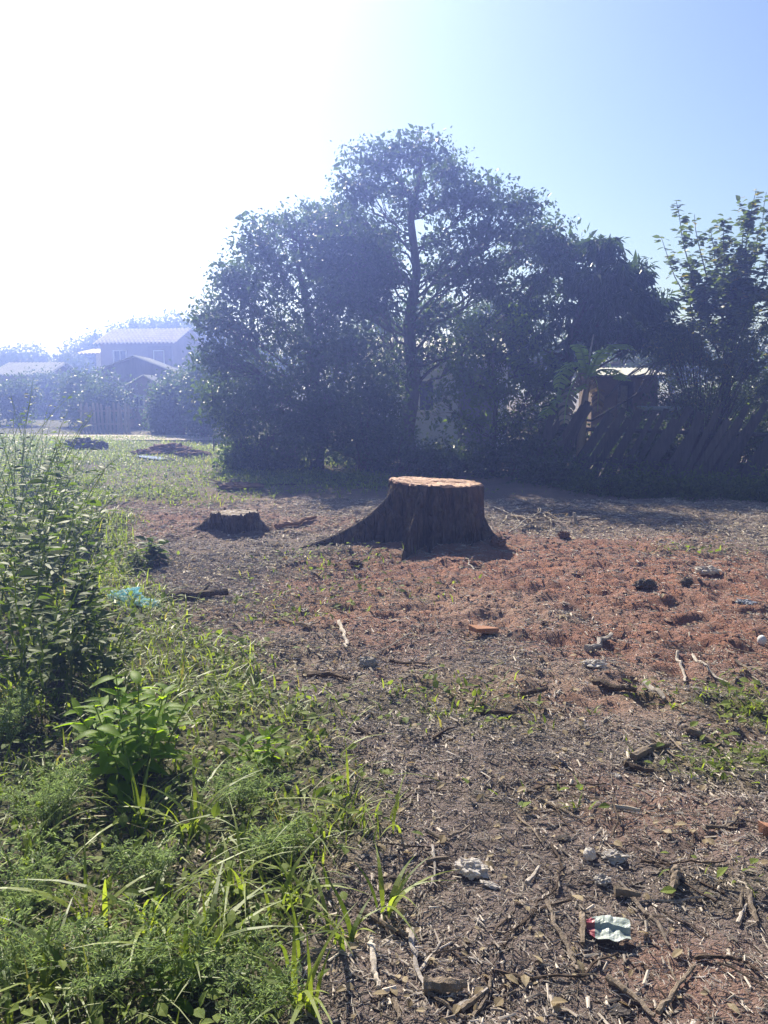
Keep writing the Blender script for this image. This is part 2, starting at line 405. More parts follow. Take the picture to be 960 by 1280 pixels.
ground = mesh_obj('ground', np.stack([x, y, Z], -1), [], F4, ground_mat(), smooth=True,
                  attrs={'red': red_mask(x, y), 'green': green_mask(x, y), 'pale': pale_mask(x, y)})
tag(ground, kind='structure', label='bare brown and red soil of the cleared lot')

# dirt road crossing behind the lot, and the pale puddle beside the dirt heap
def strip(name, pts, w, mat, lift, label):
    P = np.array(pts); V = []; F = []
    T = np.gradient(P[:, :2], axis=0); T /= np.linalg.norm(T, axis=1)[:, None]
    for i, p in enumerate(P):
        nrm = np.array([-T[i][1], T[i][0]])
        for s in (-1, -.33, .33, 1):
            q = p[:2] + nrm * s * w[i] * (1 + .12 * math.sin(i * 2.1 + s))
            V.append((q[0], q[1], gz(q) + lift))
    for i in range(len(P) - 1):
        for k in range(3): F.append((i * 4 + k, i * 4 + k + 1, i * 4 + k + 5, i * 4 + k + 4))
    o = mesh_obj(name, np.array(V), [], F, mat, smooth=True); tag(o, label, kind='structure'); return o
rp = [(-60 + 4 * i, 25.6 + .25 * math.sin(i * .7) - .035 * (i - 12), 0) for i in range(26)]
strip('dirt_road', rp, [1.15] * len(rp), M['road'], .03, 'pale dirt road crossing behind the lot')
pp = [G(172 + 10 * i, 573 + .35 * i) for i in range(6)]
strip('puddle', pp, [.05, .12, .16, .2, .12, .04], M['puddle'], .035, 'thin bright puddle in front of the dirt heap')

# ------------------------------------------------------------------ ribbons and leaf clouds
def ortho(D, Nn):
    D = D / (np.linalg.norm(D, axis=1)[:, None] + 1e-9)
    Nn = Nn - (Nn * D).sum(1)[:, None] * D; Nn /= np.linalg.norm(Nn, axis=1)[:, None] + 1e-9
    return D, np.cross(D, Nn), Nn
DIAMOND = (np.array([(0, 0, 0), (.26, .42, .05), (0, 1, -.08), (-.26, .42, .05)]), np.array([(0, 1, 2), (0, 2, 3)]))
SLIM = (np.array([(0, 0, 0), (.13, .45, .03), (0, 1, -.16), (-.13, .45, .03)]), np.array([(0, 1, 2), (0, 2, 3)]))
ROUND = (np.array([(0, 0, 0), (.30, .25, .04), (.34, .58, .05), (0, 1, -.10), (-.34, .58, .05), (-.30, .25, .04)]),
         np.array([(0, 1, 2), (0, 2, 3), (0, 3, 4), (0, 4, 5)]))
def _lance(w, bend, fold, n=6):
    V = []; F = []
    for i in range(n + 1):
        t = i / n; ww = w * (math.sin(math.pi * min(1, t ** .75)) ** .8 if 0 < t < 1 else 0.0) + (.012 if t == 0 else 0)
        z = -bend * t * t
        V += [(-ww, t, z + fold * ww), (0, t, z), (ww, t, z + fold * ww)]
    for i in range(n):
        a = i * 3; b = a + 3
        F += [(a, a + 1, b + 1), (a, b + 1, b), (a + 1, a + 2, b + 2), (a + 1, b + 2, b + 1)]
    return np.array(V), np.array(F)
LANCE = _lance(.17, .28, .35); OVATE = _lance(.30, .22, .25); SMALL_OVATE = _lance(.30, .2, .25, 3)
def leafcloud(mb, P, D, Nn, size, tpl, a):
    D, Sd, Nn = ortho(D, Nn); V0, F0 = tpl; n, k = len(P), len(V0)
    V = P[:, None, :] + size[:, None, None] * (V0[None, :, 0:1] * Sd[:, None, :] + V0[None, :, 1:2] * D[:, None, :] + V0[None, :, 2:3] * Nn[:, None, :])
    F = (F0[None] + (np.arange(n) * k)[:, None, None]).reshape(-1, 3)
    mb.add(V.reshape(-1, 3), F, None, np.repeat(a, k)); return mb
def rnd_unit(n):
    v = rng.normal(size=(n, 3)); return v / np.linalg.norm(v, axis=1)[:, None]
def blades(mb, x, y, h, w, lean, seg=4, z=None, a=None, curl=1.0):
    """grass blades: tapering ribbons that bend over"""
    n = len(x); z = hgt(x, y) if z is None else z
    th = rng.random(n) * 2 * np.pi
    dx, dy = np.cos(th), np.sin(th)
    t = np.linspace(0, 1, seg + 1)[None, :]
    up = h[:, None] * (t - .5 * np.clip(lean * curl, 0, 1.6)[:, None] * t ** 2.4)
    out = h[:, None] * lean[:, None] * t ** 1.7
    ww = w[:, None] * np.clip(np.where(t < .35, .6 + t * 1.15, (1 - t) / .65), .03, 1) * .5
    cx = x[:, None] + dx[:, None] * out; cy = y[:, None] + dy[:, None] * out; cz = z[:, None] + up - .01
    px, py = -dy[:, None] * ww, dx[:, None] * ww
    V = np.stack([np.stack([cx - px, cy - py, cz], -1), np.stack([cx + px, cy + py, cz], -1)], 2).reshape(-1, 3)
    s = np.arange(seg) * 2
    f = np.stack([s, s + 1, s + 3, s + 2], -1)
    F = (f[None] + (np.arange(n) * (seg + 1) * 2)[:, None, None]).reshape(-1, 4)
    a = rng.random(n) if a is None else a
    mb.add(V, None, F, np.repeat(a, (seg + 1) * 2)); return mb
def scatter(n, x0, x1, y0, y1, mask, pw=1.0):
    x = x0 + (x1 - x0) * rng.random(n); y = y0 + (y1 - y0) * rng.random(n) ** pw
    k = rng.random(n) < mask(x, y); return x[k], y[k]
nearby = lambda x, y: np.where(np.abs(x) < y * .5 + .4, 1.0, .75 * (1 - sstep(.4, 3.0, np.abs(x) - y * .5)))   # thin out far to the sides

# short ground cover over the lot and the meadow beyond (uncountable)
mb = MB()
x, y = scatter(190000, -12, 5, 1.3, 26, lambda x, y: nearby(x, y) * green_mask(x, y) ** 1.6 * (1 - .55 * veg_mask(x, y) * (y < 7)), 1.5)
h = .035 + .075 * rng.random(len(x)) ** 2 + .05 * veg_mask(x, y) * rng.random(len(x))
blades(mb, x, y, h * (1 + .03 * y), (.006 + .006 * rng.random(len(x))) * (1 + .07 * y), .3 + .9 * rng.random(len(x)), 2)
tag(mb.build('ground_cover', M['cover']), 'short green weeds and grass growing over the soil', 'grass', kind='stuff')

# low broad leaves among it
mb = MB()
x, y = scatter(90000, -9, 5, 1.4, 16, lambda x, y: nearby(x, y) * green_mask(x, y) ** 1.3 * .6, 1.4)
n = len(x); P = np.stack([x, y, hgt(x, y) + .01 + .06 * rng.random(n) * (1 + veg_mask(x, y))], -1)
D = rnd_unit(n); D[:, 2] = np.abs(D[:, 2]) * .6
Nn = rnd_unit(n) * .5; Nn[:, 2] += 1
leafcloud(mb, P, D, Nn, (.02 + .03 * rng.random(n)) * (1 + .05 * y), SMALL_OVATE, rng.random(n))
tag(mb.build('low_weeds', M['leaf_low']), 'low broad leaved weeds among the grass', 'weeds', kind='stuff')

# long grass of the overgrown strip on the left
mb = MB()
x, y = scatter(17000, -4.4, .4, 1.15, 7.5, lambda x, y: nearby(x, y) * veg_mask(x, y) * (.12 + .88 * (fbm(x * 2.6, y * 2.6, 0, 2, 71) > .52)), 1.4)
n = len(x)
blades(mb, x, y, .07 + .20 * rng.random(n) ** 1.3, .004 + .010 * rng.random(n) ** 1.5, .35 + 1.2 * rng.random(n), 5)
tag(mb.build('long_grass', M['grass']), 'long arching grass of the overgrown strip at the left', 'grass', kind='stuff')

# woody litter: chips, bark flakes, straws, dead leaves (uncountable)
mb = MB()
def lit(x, y): return nearby(x, y) * (1 - .75 * veg_mask(x, y)) * (.45 + .55 * (fbm(x * 2.5, y * 2.5, 0, 3, 81) > .47)) * (1 - .85 * red_mask(x, y))
x, y = scatter(290000, -5.5, 6.5, 1.3, 11.5, lit, 1.45)
n = len(x); z = hgt(x, y)
L = (.004 + .017 * rng.random(n) ** 4) * (1 + .13 * y); W = .0011 * (1 + .3 * y) + L * (.02 + .20 * rng.random(n) ** 3); th = rng.random(n) * 2 * np.pi; tilt = (rng.random(n) - .5) * .5
dx = np.stack([np.cos(th) * np.cos(tilt), np.sin(th) * np.cos(tilt), np.sin(tilt)], -1); sdv = np.stack([-np.sin(th), np.cos(th), (rng.random(n) - .5) * .9], -1)
c = np.stack([x, y, z + .002 + .009 * rng.random(n)], -1)
top = np.array([0, 0, 1.0])[None] * (W * .6)[:, None]
V = np.stack([c - dx * L[:, None] - sdv * W[:, None], c - dx * L[:, None] + sdv * W[:, None], c + dx * L[:, None] + sdv * W[:, None] * .7, c + dx * L[:, None] - sdv * W[:, None] * .7,
              c - dx * L[:, None] * .9 + top, c + dx * L[:, None] * .9 + top], 1)
F4l = np.array([(0, 4, 5, 3), (1, 2, 5, 4)]); F3l = np.array([(0, 1, 4), (2, 3, 5)])
off = (np.arange(n) * 6)[:, None, None]
mb.add(V.reshape(-1, 3), (F3l[None] + off).reshape(-1, 3), (F4l[None] + off).reshape(-1, 4), np.repeat(rng.random(n) ** 2.3, 6))
tag(mb.build('wood_litter', M['chips']), 'wood chips, bark flakes and straw scattered over the soil', 'litter', kind='stuff')
mb = MB()
x, y = scatter(180000, -4.2, 5.2, 1.3, 8.0, lambda x, y: nearby(x, y) * (1 - .8 * veg_mask(x, y)) * (1 - .6 * red_mask(x, y)), 1.5)
n = len(x); L = (.006 + .022 * rng.random(n) ** 2) * (1 + .1 * y); W = (.0006 + .0007 * rng.random(n)) * (1 + .3 * y); th = rng.random(n) * 2 * np.pi
c = np.stack([x, y, hgt(x, y) + .003 + .006 * rng.random(n)], -1); d_ = np.stack([np.cos(th), np.sin(th), (rng.random(n) - .5) * .5], -1) * L[:, None]; s_ = np.stack([-np.sin(th), np.cos(th), np.zeros(n)], -1)
bow = s_ * ((rng.random(n) - .5) * L * .8)[:, None]; u_ = np.array([0, 0, 1.0])
V = np.stack([c - d_, c + bow + s_ * W[:, None], c + bow - s_ * W[:, None], c + d_, c + bow + u_ * (W * 1.2)[:, None]], 1)
F = np.array([(0, 4, 1), (0, 2, 4), (3, 1, 4), (3, 4, 2)])
mb.add(V.reshape(-1, 3), (F[None] + (np.arange(n) * 5)[:, None, None]).reshape(-1, 3), None, np.repeat(rng.random(n) ** 1.5, 5))
tag(mb.build('straw_fibres', M['chips']), 'fine straw and bark fibres matted over the soil', 'litter', kind='stuff')
mb = MB()
x, y = scatter(25000, -5.5, 6.5, 1.3, 10.5, lambda x, y: lit(x, y) * .8, 1.35)
n = len(x); P = np.stack([x, y, hgt(x, y) + .008 + .015 * rng.random(n)], -1)
D = rnd_unit(n); D[:, 2] *= .25; Nn = rnd_unit(n) * .55; Nn[:, 2] += 1
leafcloud(mb, P, D, Nn, (.012 + .030 * rng.random(n) ** 2) * (1 + .06 * y), SMALL_OVATE, rng.random(n))
tag(mb.build('dead_leaves', M['leaf_dry']), 'dry dead leaves strewn over the soil', 'leaves', kind='stuff')
# crumbs of red earth thrown up round the big stump
mb = MB()
x, y = scatter(7000, -3, 5, 4, 10.5, lambda x, y: nearby(x, y) * red_mask(x, y) ** 1.5, 1.0)
n = len(x); s = .004 + .022 * rng.random(n) ** 5
O = np.array([(1, 0, 0), (0, 1, 0), (-1, 0, 0), (0, -1, 0), (0, 0, 1), (0, 0, -.6)])
V = np.stack([x, y, hgt(x, y) + s * .3], -1)[:, None, :] + O[None] * np.array([1.3, 1.1, .6]) * s[:, None, None] * (.6 + .8 * rng.random((n, 6, 1)))
F = np.array([(0, 1, 4), (1, 2, 4), (2, 3, 4), (3, 0, 4)])
mb.add(V.reshape(-1, 3), (F[None] + (np.arange(n) * 6)[:, None, None]).reshape(-1, 3), None, np.repeat(rng.random(n), 6))
M['crumb'] = roughmat('crumb', (.13, .075, .055), (.33, .20, .15), 6, vmix=True)
tag(mb.build('earth_crumbs', M['crumb']), 'crumbs of red earth around the big stump', 'earth', kind='stuff')

# ------------------------------------------------------------------ stumps
def make_stump(name, label, c, rx, ry, h, roots, tilt, seed, seg=320, lev=60, cracks=(), cut='cut_wood', rough=.03):
    root = empty(name, (c[0], c[1], gz(c))); tag(root, label, 'tree stump')
    th = np.arange(seg) * 2 * np.pi / seg
    t = np.linspace(0, 1, lev)
    TH, T = np.meshgrid(th, t)
    r0 = 1 / np.sqrt((np.cos(TH) / rx) ** 2 + (np.sin(TH) / ry) ** 2)
    r = r0 * (1 + .10 * (1 - T) ** 2)
    for (a, ln, wd, pw) in roots:
        d = np.abs((TH - R(a) + np.pi) % (2 * np.pi) - np.pi)
        ww = wd * (.55 + .45 * T)
        r = r + ln * np.exp(-(d / ww) ** 2) * (1 - T) ** pw
    cx, cy = np.cos(TH) * 3, np.sin(TH) * 3
    r = r * (1 + (fbm(cx * 1.2, cy * 1.2, T * 1.2, 3, seed) - .5) * .24) + (1 - np.abs(2 * fbm(cx * 4, cy * 4, T * 1.5, 3, seed + 5) - 1) - .75) * .06 + (1 - np.abs(2 * fbm(cx * 9, cy * 9, T * 2.2, 3, seed + 7) - 1) - .75) * .022 + (noise(cx * 16, cy * 16, T * 22, seed + 9) - .5) * .012
    Zt = h * T + (np.cos(TH) * tilt[0] + np.sin(TH) * tilt[1]) * r0 * T - .10 * (1 - T) ** 3
    Zt = Zt + T ** 8 * (noise(cx * 3, cy * 3, 0, seed) - .5) * rough
    V = np.stack([r * np.cos(TH), r * np.sin(TH), Zt], -1)
    i = np.arange(lev - 1)[:, None] * seg; j = np.arange(seg)[None]; j2 = (j + 1) % seg
    F = np.stack([i + j, i + j2, i + seg + j2, i + seg + j], -1).reshape(-1, 4)
    mesh_obj('bark', V.reshape(-1, 3), [], F, M['stump_bark'], root, True)
    # cut face: rings of vertices, saw steps, an open crack
    rim = V[-1]; K = 26; W = []
    for k in range(K + 1):
        s = 1 - k / K
        p = rim * np.array([s, s, 1.0]); 
        zz = (rim[:, 0] * s * tilt[0] + rim[:, 1] * s * tilt[1]) + h
        zz = zz * (1 if k else 0) + (rim[:, 2] if k == 0 else 0)
        xs, ys = p[:, 0], p[:, 1]
        if k: zz = zz + .006 + (np.floor((ys + .3 * xs) * 9) % 3) * .004 + (noise(xs * 9, ys * 9, 0, seed) - .5) * .014 * (rough / .03) ** .8 + (noise(xs * 30, ys * 30, 0, seed) - .5) * .012
        for (x0, x1, yy, sl, wd, dp) in cracks:
            inside = (1 - sstep(wd * .4, wd, np.abs(ys - yy - sl * xs - .02 * np.sin(xs * 30)))) * sstep(x0, x0 + .04, xs) * (1 - sstep(x1 - .04, x1, xs))
            if k: zz = zz - dp * inside
        W.append(np.stack([xs, ys, zz], -1))
    W = np.array(W).reshape(-1, 3)
    i = np.arange(K)[:, None] * seg
    F = np.stack([i + j, i + j2, i + seg + j2, i + seg + j], -1).reshape(-1, 4)
    mesh_obj('cut_face', W, [], F, M[cut], root, False)
    return root
make_stump('tree_stump', 'broad freshly cut tree stump with orange flat top and spreading roots', STUMP_C, .47, .40, .56,
           [(190, .50, .17, 1.9), (195, .85, .11, 4.2), (176, .22, .10, 3.5), (-112, .58, .10, 1.15), (-98, .20, .14, 1.8), (-146, -.07, .20, .6), (-72, -.05, .16, .6), (-55, .10, .25, 1.6), (-20, .34, .20, 4.5), (28, .15, .3, 3), (165, .25, .2, 2.2), (95, .35, .3, 2), (140, .3, .3, 2)],
           (-.05, -.01), 3, cracks=[(-.1, .28, .03, -.08, .03, .05), (.05, .2, -.1, .05, .015, .03)])
make_stump('tree_stump', 'small low sawn stump half buried in soil, left of the big stump', SMALL_C, .26, .22, .16,
           [(195, .26, .4, 1.5), (-20, .22, .4, 1.8), (80, .2, .4, 1.8), (-100, .05, .4, 1)], (.02, 0), 9, seg=180, lev=30, cut='cut_old', rough=.10)

# ------------------------------------------------------------------ trees
def bez(a, b, sag, n=7, jit=.0):
    a, b = np.asarray(a, float), np.asarray(b, float); t = np.linspace(0, 1, n)[:, None]
    m = (a + b) / 2 + np.asarray(sag)
    P = (1 - t) ** 2 * a + 2 * t * (1 - t) * m + t * t * b
    if jit: P[1:-1] += rng.normal(size=(n - 2, 3)) * jit
    return P
def make_tree(name, label, base, trunk, r0, lobes, leaf, mat, zf=.7, cat='tree', group=None, bark='bark', clus=60, per=14, size=(.09, .16), spread=.22, droop=.35, up=.6, shell=.55, attach=.75, twigs=True):
    """trunk: list of points; lobes: (centre, radii, weight)"""
    base = np.asarray(base, float)
    root = empty(name, base); tag(root, label, cat, group)
    T = np.array(trunk) - base; n = len(T)
    mb = MB(); mb.tube(T, r0 * np.linspace(1, .28, n) ** 1.0, 9, wob=.08); mb.build('trunk', M[bark], root, True)
    crown = MB()
    for (c, rad, w) in lobes:
        c = np.asarray(c, float) - base; rad = np.asarray(rad, float)
        # limb leaves the trunk below the lobe
        zs = c[2] - attach * np.hypot(c[0] - np.interp(c[2], T[:, 2], T[:, 0]), c[1] - np.interp(c[2], T[:, 2], T[:, 1]))
        zs = np.clip(zs, T[0, 2] + .25 * (T[-1, 2] - T[0, 2]), T[-1, 2])
        st = np.array([np.interp(zs, T[:, 2], T[:, k]) for k in range(3)])
        lb = MB(); rl = r0 * .22 * (1 - .5 * (zs / max(T[-1, 2], .1)))
        P = bez(st, c, rng.normal(size=3) * .14 * np.linalg.norm(c - st) + [0, 0, -.06], 8, .05)
        lb.tube(P, np.linspace(rl, rl * .3, 8), 6, wob=.1)
        m = int(clus * w)
        u = rnd_unit(m) * (rng.random(m) ** shell)[:, None] * rad + c
        for q in u[: (m if twigs else m // 3)]:
            s = P[int(rng.integers(3, 8))]
            lb.tube(bez(s, q, (0, 0, .08 * np.linalg.norm(q - s)), 4, .02), np.linspace(rl * .22 + .004, .003, 4), 3, cap=False)
        lb.build('limb', M[bark], root, True)
        k = per; Q = np.repeat(u, k, 0); nn = len(Q)
        Q = Q + np.clip(rng.normal(size=(nn, 3)), -1.5, 1.5) * spread * np.array([1, 1, zf])
        D = rnd_unit(nn) + (Q - c) / rad.mean() * .35; D[:, 2] -= droop
        Nn = rnd_unit(nn) * .8; Nn[:, 2] += up
        br = np.repeat(rng.random(m), k) * .45 + rng.random(nn) * .55
        leafcloud(crown, Q, D, Nn, (size[0] + (size[1] - size[0]) * rng.random(nn)) * np.repeat(.65 + .75 * rng.random(m) ** 1.5, k), leaf, br)
    o = crown.build('crown', M[mat], root); o['kind'] = 'stuff'
    return root
def lobes_px(L, y, dy=.8):
    """(u, v, ru, rv[, depth shift, weight]) traced crown lobes at a distance y"""
    out = []
    for q in L:
        u, v, ru, rv = q[:4]; d = y + (q[4] if len(q) > 4 else (random.random() - .5) * 2 * dy); w = q[5] if len(q) > 5 else 1.0
        out.append((AT(u, v, d), (ru * d / FPX, (ru + rv) * .5 * d / FPX, rv * d / FPX), w))
    return out
def gp(u, y): p = AT(u, 500, y); return np.array([p[0], y, gz(p)])

# tall open tree in the middle
yT = 17.5
tr = [gp(515, yT)] + [AT(u, v, yT) for u, v in ((508, 545), (518, 475), (510, 410), (521, 340), (513, 275), (525, 215))]
make_tree('tall_tree', 'tall open crowned tree in the middle, highest of all the trees', gp(515, yT), tr, .19, lobes_px([
    (470, 200, 42, 26), (520, 192, 46, 26), (558, 212, 26, 22), (448, 238, 30, 26), (500, 238, 44, 22, 0, .7), (560, 250, 32, 26),
    (605, 242, 34, 26), (645, 262, 34, 24), (680, 290, 34, 20), (615, 290, 48, 26), (570, 320, 40, 26, 0, .7), (650, 315, 46, 26),
    (700, 318, 30, 20), (440, 290, 40, 30), (400, 280, 36, 22), (470, 320, 34, 26, 0, .6), (400, 330, 46, 32), (450, 370, 50, 34),
    (560, 380, 46, 30, 0, .7), (620, 360, 50, 30), (680, 360, 44, 26), (590, 425, 50, 28, 0, .8), (480, 420, 50, 34), (420, 430, 50, 36), (490, 470, 40, 30), (540, 440, 36, 24, 0, .7), (455, 300, 40, 30), (600, 340, 46, 26), (540, 300, 20, 20, 0, .3), (492, 285, 22, 20, 0, .4), (545, 340, 24, 20, 0, .45), (495, 350, 24, 22, 0, .5), (530, 405, 26, 20, 0, .6), (525, 255, 24, 16, 0, .5), (422, 268, 34, 22), (440, 330, 40, 28), (462, 375, 36, 30), (470, 345, 30, 26)], yT, 1.0),
    DIAMOND, 'leaf_tall', clus=40, per=24, size=(.05, .15), spread=.19, zf=.35)

# broad bushy tree left of it, leaves down to the ground
yB = 16.2
tr = [gp(395, yB)] + [AT(u, v, yB) for u, v in ((398, 530), (392, 460), (385, 390), (372, 330))]
make_tree('bushy_tree', 'broad bushy tree at the left, leafy from top to ground', gp(395, yB), tr, .15, lobes_px([
    (320, 305, 26, 30), (365, 290, 36, 30), (345, 345, 46, 36), (300, 365, 34, 34), (400, 330, 34, 34), (290, 415, 36, 36), (345, 405, 50, 40),
    (400, 395, 46, 40), (440, 440, 40, 46), (270, 450, 24, 30), (320, 465, 46, 40), (380, 470, 50, 44), (430, 510, 44, 46), (350, 530, 52, 40),
    (300, 515, 36, 36), (395, 550, 50, 36), (340, 560, 40, 26), (262, 395, 16, 18, 0, .5), (285, 345, 20, 22, 0, .6), (470, 545, 40, 40), (420, 370, 40, 34), (450, 330, 34, 30), (465, 480, 36, 40), (440, 565, 40, 26), (360, 575, 46, 22), (312, 572, 34, 22), (268, 500, 22, 30, 0, .7), (395, 440, 46, 40, -.8), (370, 520, 46, 36, -1), (410, 500, 40, 40, -1), (330, 500, 40, 40, -1)], yB, .8),
    DIAMOND, 'leaf_bush', clus=50, per=24, size=(.05, .135), spread=.18, zf=.6)

# dark round tree with drooping leaf bunches on the right
yM = 15.5
tr = [gp(700, yM)] + [AT(u, v, yM) for u, v in ((702, 550), (706, 490), (712, 430), (728, 380), (745, 345))]
make_tree('dense_tree', 'dark dense tree with drooping leaf bunches, right of the middle', gp(700, yM), tr, .16, lobes_px([
    (700, 312, 34, 16), (752, 310, 26, 16), (795, 345, 24, 18), (818, 380, 22, 18), (832, 410, 16, 16, 0, .7), (770, 375, 34, 20), (725, 350, 34, 20, 0, .8), (800, 372, 26, 18), (760, 345, 34, 20), (735, 385, 34, 20), (842, 425, 18, 16, 0, .8), (780, 410, 30, 18),
    (680, 350, 40, 28, 0, .3), (740, 410, 44, 22), (800, 420, 30, 22, 0, .8), (690, 405, 44, 28, 0, .6), (650, 390, 44, 30, 0, .7), (640, 440, 44, 30, 0, .6), (700, 445, 40, 24, 0, .4), (845, 435, 16, 16, 0, .35)], yM, .8),
    SLIM, 'leaf_mango', clus=30, per=26, size=(.12, .25), spread=.085, droop=.9, up=.8)

# slender light green tree in front of the pale house
yL = 14.6
tr = [gp(618, yL)] + [AT(u, v, yL) for u, v in ((617, 560), (620, 500), (615, 450), (625, 410))]
make_tree('slender_tree', 'slender light green young tree in front of the pale house', gp(618, yL), tr, .055, lobes_px([
    (590, 420, 34, 28), (640, 410, 38, 28), (680, 480, 34, 30), (640, 530, 30, 24, 0, .6), (590, 480, 34, 26), (660, 460, 34, 28), (630, 490, 26, 20, 0, .6), (575, 455, 20, 18, 0, .6), (545, 500, 18, 26, 0, .35), (590, 525, 24, 18, 0, .5)], yL, .35),
    DIAMOND, 'leaf_light', clus=46, per=15, size=(.06, .12), spread=.14)

# tree behind: closes the view between the crowns
yK = 28
tr = [gp(560, yK)] + [AT(u, v, yK) for u, v in ((560, 540), (565, 460), (575, 400), (580, 370))]
make_tree('background_tree', 'dark tree standing behind the tall tree and above the pale house', gp(560, yK), tr, .16, lobes_px([
    (600, 400, 60, 30), (540, 395, 50, 30), (670, 420, 50, 30), (480, 400, 50, 36), (640, 385, 50, 26), (720, 440, 50, 26), (800, 450, 50, 26), (470, 450, 40, 30), (640, 455, 40, 24)], yK, 1.2),
    DIAMOND, 'leaf_bush', clus=60, per=15, size=(.12, .2), spread=.22)

# right hand tree with upright leafy shoots
yR = 14.8
base = gp(906, yR); root = empty('shoot_tree', base); tag(root, 'tree at the right edge with tall upright leafy shoots', 'tree')
trk = np.array([base] + [AT(u, v, yR) for u, v in ((905, 520), (910, 450), (916, 390), (918, 350))]) - base
mb = MB(); mb.tube(trk, [.10, .085, .075, .06, .045], 9, wob=.08); mb.build('trunk', M['bark'], root, True)
crown = MB()
shoots = [((900, 420), (845, 250), 1.0), ((905, 400), (868, 268), .5), ((908, 390), (888, 285), .9), ((912, 385), (905, 275), .9), ((915, 380), (930, 268), .8),
          ((918, 380), (945, 238), 1.0), ((918, 390), (958, 240), .9), ((900, 440), (826, 295), .7), ((898, 430), (862, 330), 1), ((920, 400), (975, 290), 1),
          ((915, 420), (985, 330), 1), ((905, 440), (935, 330), 1), ((900, 450), (880, 345), 1), ((904, 470), (840, 390), .8), ((910, 460), (965, 390), 1),
          ((908, 480), (985, 430), 1), ((905, 480), (930, 400), 1), ((902, 475), (865, 400), 1), ((905, 430), (900, 310), 1), ((905, 450), (915, 340), 1), ((910, 500), (1000, 470), 1), ((915, 430), (950, 330), 1)]
for (a, b, dens) in shoots:
    d0 = yR + (random.random() - .5) * .3; d1 = yR + (random.random() - .5) * 1.6
    A_, B_ = AT(*a, d0) - base, AT(*b, d1) - base
    P = bez(A_, B_, ((B_[0] - A_[0]) * .25, 0, -.1), 10, .015)
    lb = MB(); lb.tube(P, np.linspace(.018, .004, 10), 5); lb.build('limb', M['bark'], root, True)
    m = int(95 * dens); t = .12 + .88 * rng.random(m) ** .9
    Q = np.stack([np.interp(t, np.linspace(0, 1, 10), P[:, k]) for k in range(3)], -1) + rng.normal(size=(m, 3)) * .035
    th = rng.random(m) * 6.283; D = np.stack([np.cos(th), np.sin(th), -.25 + .5 * rng.random(m)], -1)
    Nn = rnd_unit(m) * .4; Nn[:, 2] += 1
    leafcloud(crown, Q, D, Nn, .09 + .08 * rng.random(m), ROUND, rng.random(m))
    # side twigs with leaves
    for s in range(int(11 * dens)):
        t0 = .1 + .7 * random.random(); p0 = np.array([np.interp(t0, np.linspace(0, 1, 10), P[:, k]) for k in range(3)])
        p1 = p0 + np.array([random.uniform(-.32, .32), random.uniform(-.4, .4), random.uniform(-.05, .35)])
        Q2 = bez(p0, p1, (0, 0, .03), 7)[1:]; Q2 = np.repeat(Q2, 4, 0) + rng.normal(size=(24, 3)) * .04
        D = rnd_unit(24); D[:, 2] *= .4; Nn = rnd_unit(24) * .5; Nn[:, 2] += 1
        leafcloud(crown, Q2, D, Nn, .08 + .07 * rng.random(24), ROUND, rng.random(24))
o = crown.build('crown', M['leaf_shoot'], root); o['kind'] = 'stuff'

def make_shrub(name, label, base, lobes, leaf, mat, stems=7, cat='shrub', group=None, bark='twig_dark', **kw):
    clus = kw.get('clus', 40); per = kw.get('per', 14); size = kw.get('size', (.06, .11)); spread = kw.get('spread', .12); droop = kw.get('droop', .1)
    base = np.asarray(base, float); root = empty(name, base); tag(root, label, cat, group)
    sb = MB(); cb = MB()
    for (c, rad, w) in lobes:
        c = np.asarray(c) - base; rad = np.asarray(rad); m = int(clus * w)
        u = rnd_unit(m) * (rng.random(m) ** .5)[:, None] * rad + c; u[:, 2] = np.maximum(u[:, 2], .04)
        for q in u[::max(1, m // stems)]:
            b0 = np.array([random.uniform(-.1, .1), random.uniform(-.1, .1), 0])
            sb.tube(bez(b0, q, (-(q[0]) * .15, 0, .1 * np.linalg.norm(q)), 7, .015), np.linspace(.016, .004, 7), 4, cap=False)
        Q = np.repeat(u, per, 0); nn = len(Q); Q = Q + rng.normal(size=(nn, 3)) * spread
        D = rnd_unit(nn) + (Q - c) / rad.mean() * .3; D[:, 2] -= droop; Nn = rnd_unit(nn) * .7; Nn[:, 2] += .8
        Q[:, 2] = np.maximum(Q[:, 2], .02)
        leafcloud(cb, Q, D, Nn, size[0] + (size[1] - size[0]) * rng.random(nn), leaf, rng.random(nn))
    sb.build('stem', M[bark], root, True); o = cb.build('foliage', M[mat], root); o['kind'] = 'stuff'
    return root
# twiggy grey shrub in front of the right hand tree
make_shrub('twiggy_shrub', 'greyish twiggy shrub at the foot of the upright shoot tree', gp(880, 13.9), lobes_px([(850, 470, 36, 36), (890, 460, 40, 40), (930, 470, 40, 44), (870, 505, 40, 24), (835, 440, 26, 26), (960, 500, 30, 36), (900, 500, 40, 34), (860, 430, 30, 30), (930, 420, 36, 36), (890, 540, 50, 24), (950, 545, 40, 30)], 13.9, .3), SLIM, 'leaf_shoot', stems=9, clus=56, per=16, size=(.05, .09), spread=.10)
# hedge bush at the corner of the lot
make_shrub('hedge_bush', 'small clipped looking bush at the corner by the dirt road', gp(300, 16), lobes_px([(292, 535, 18, 24), (306, 560, 26, 26), (290, 575, 18, 16)], 16, .2), DIAMOND, 'leaf_light', clus=60, per=16, size=(.05, .09), spread=.09)
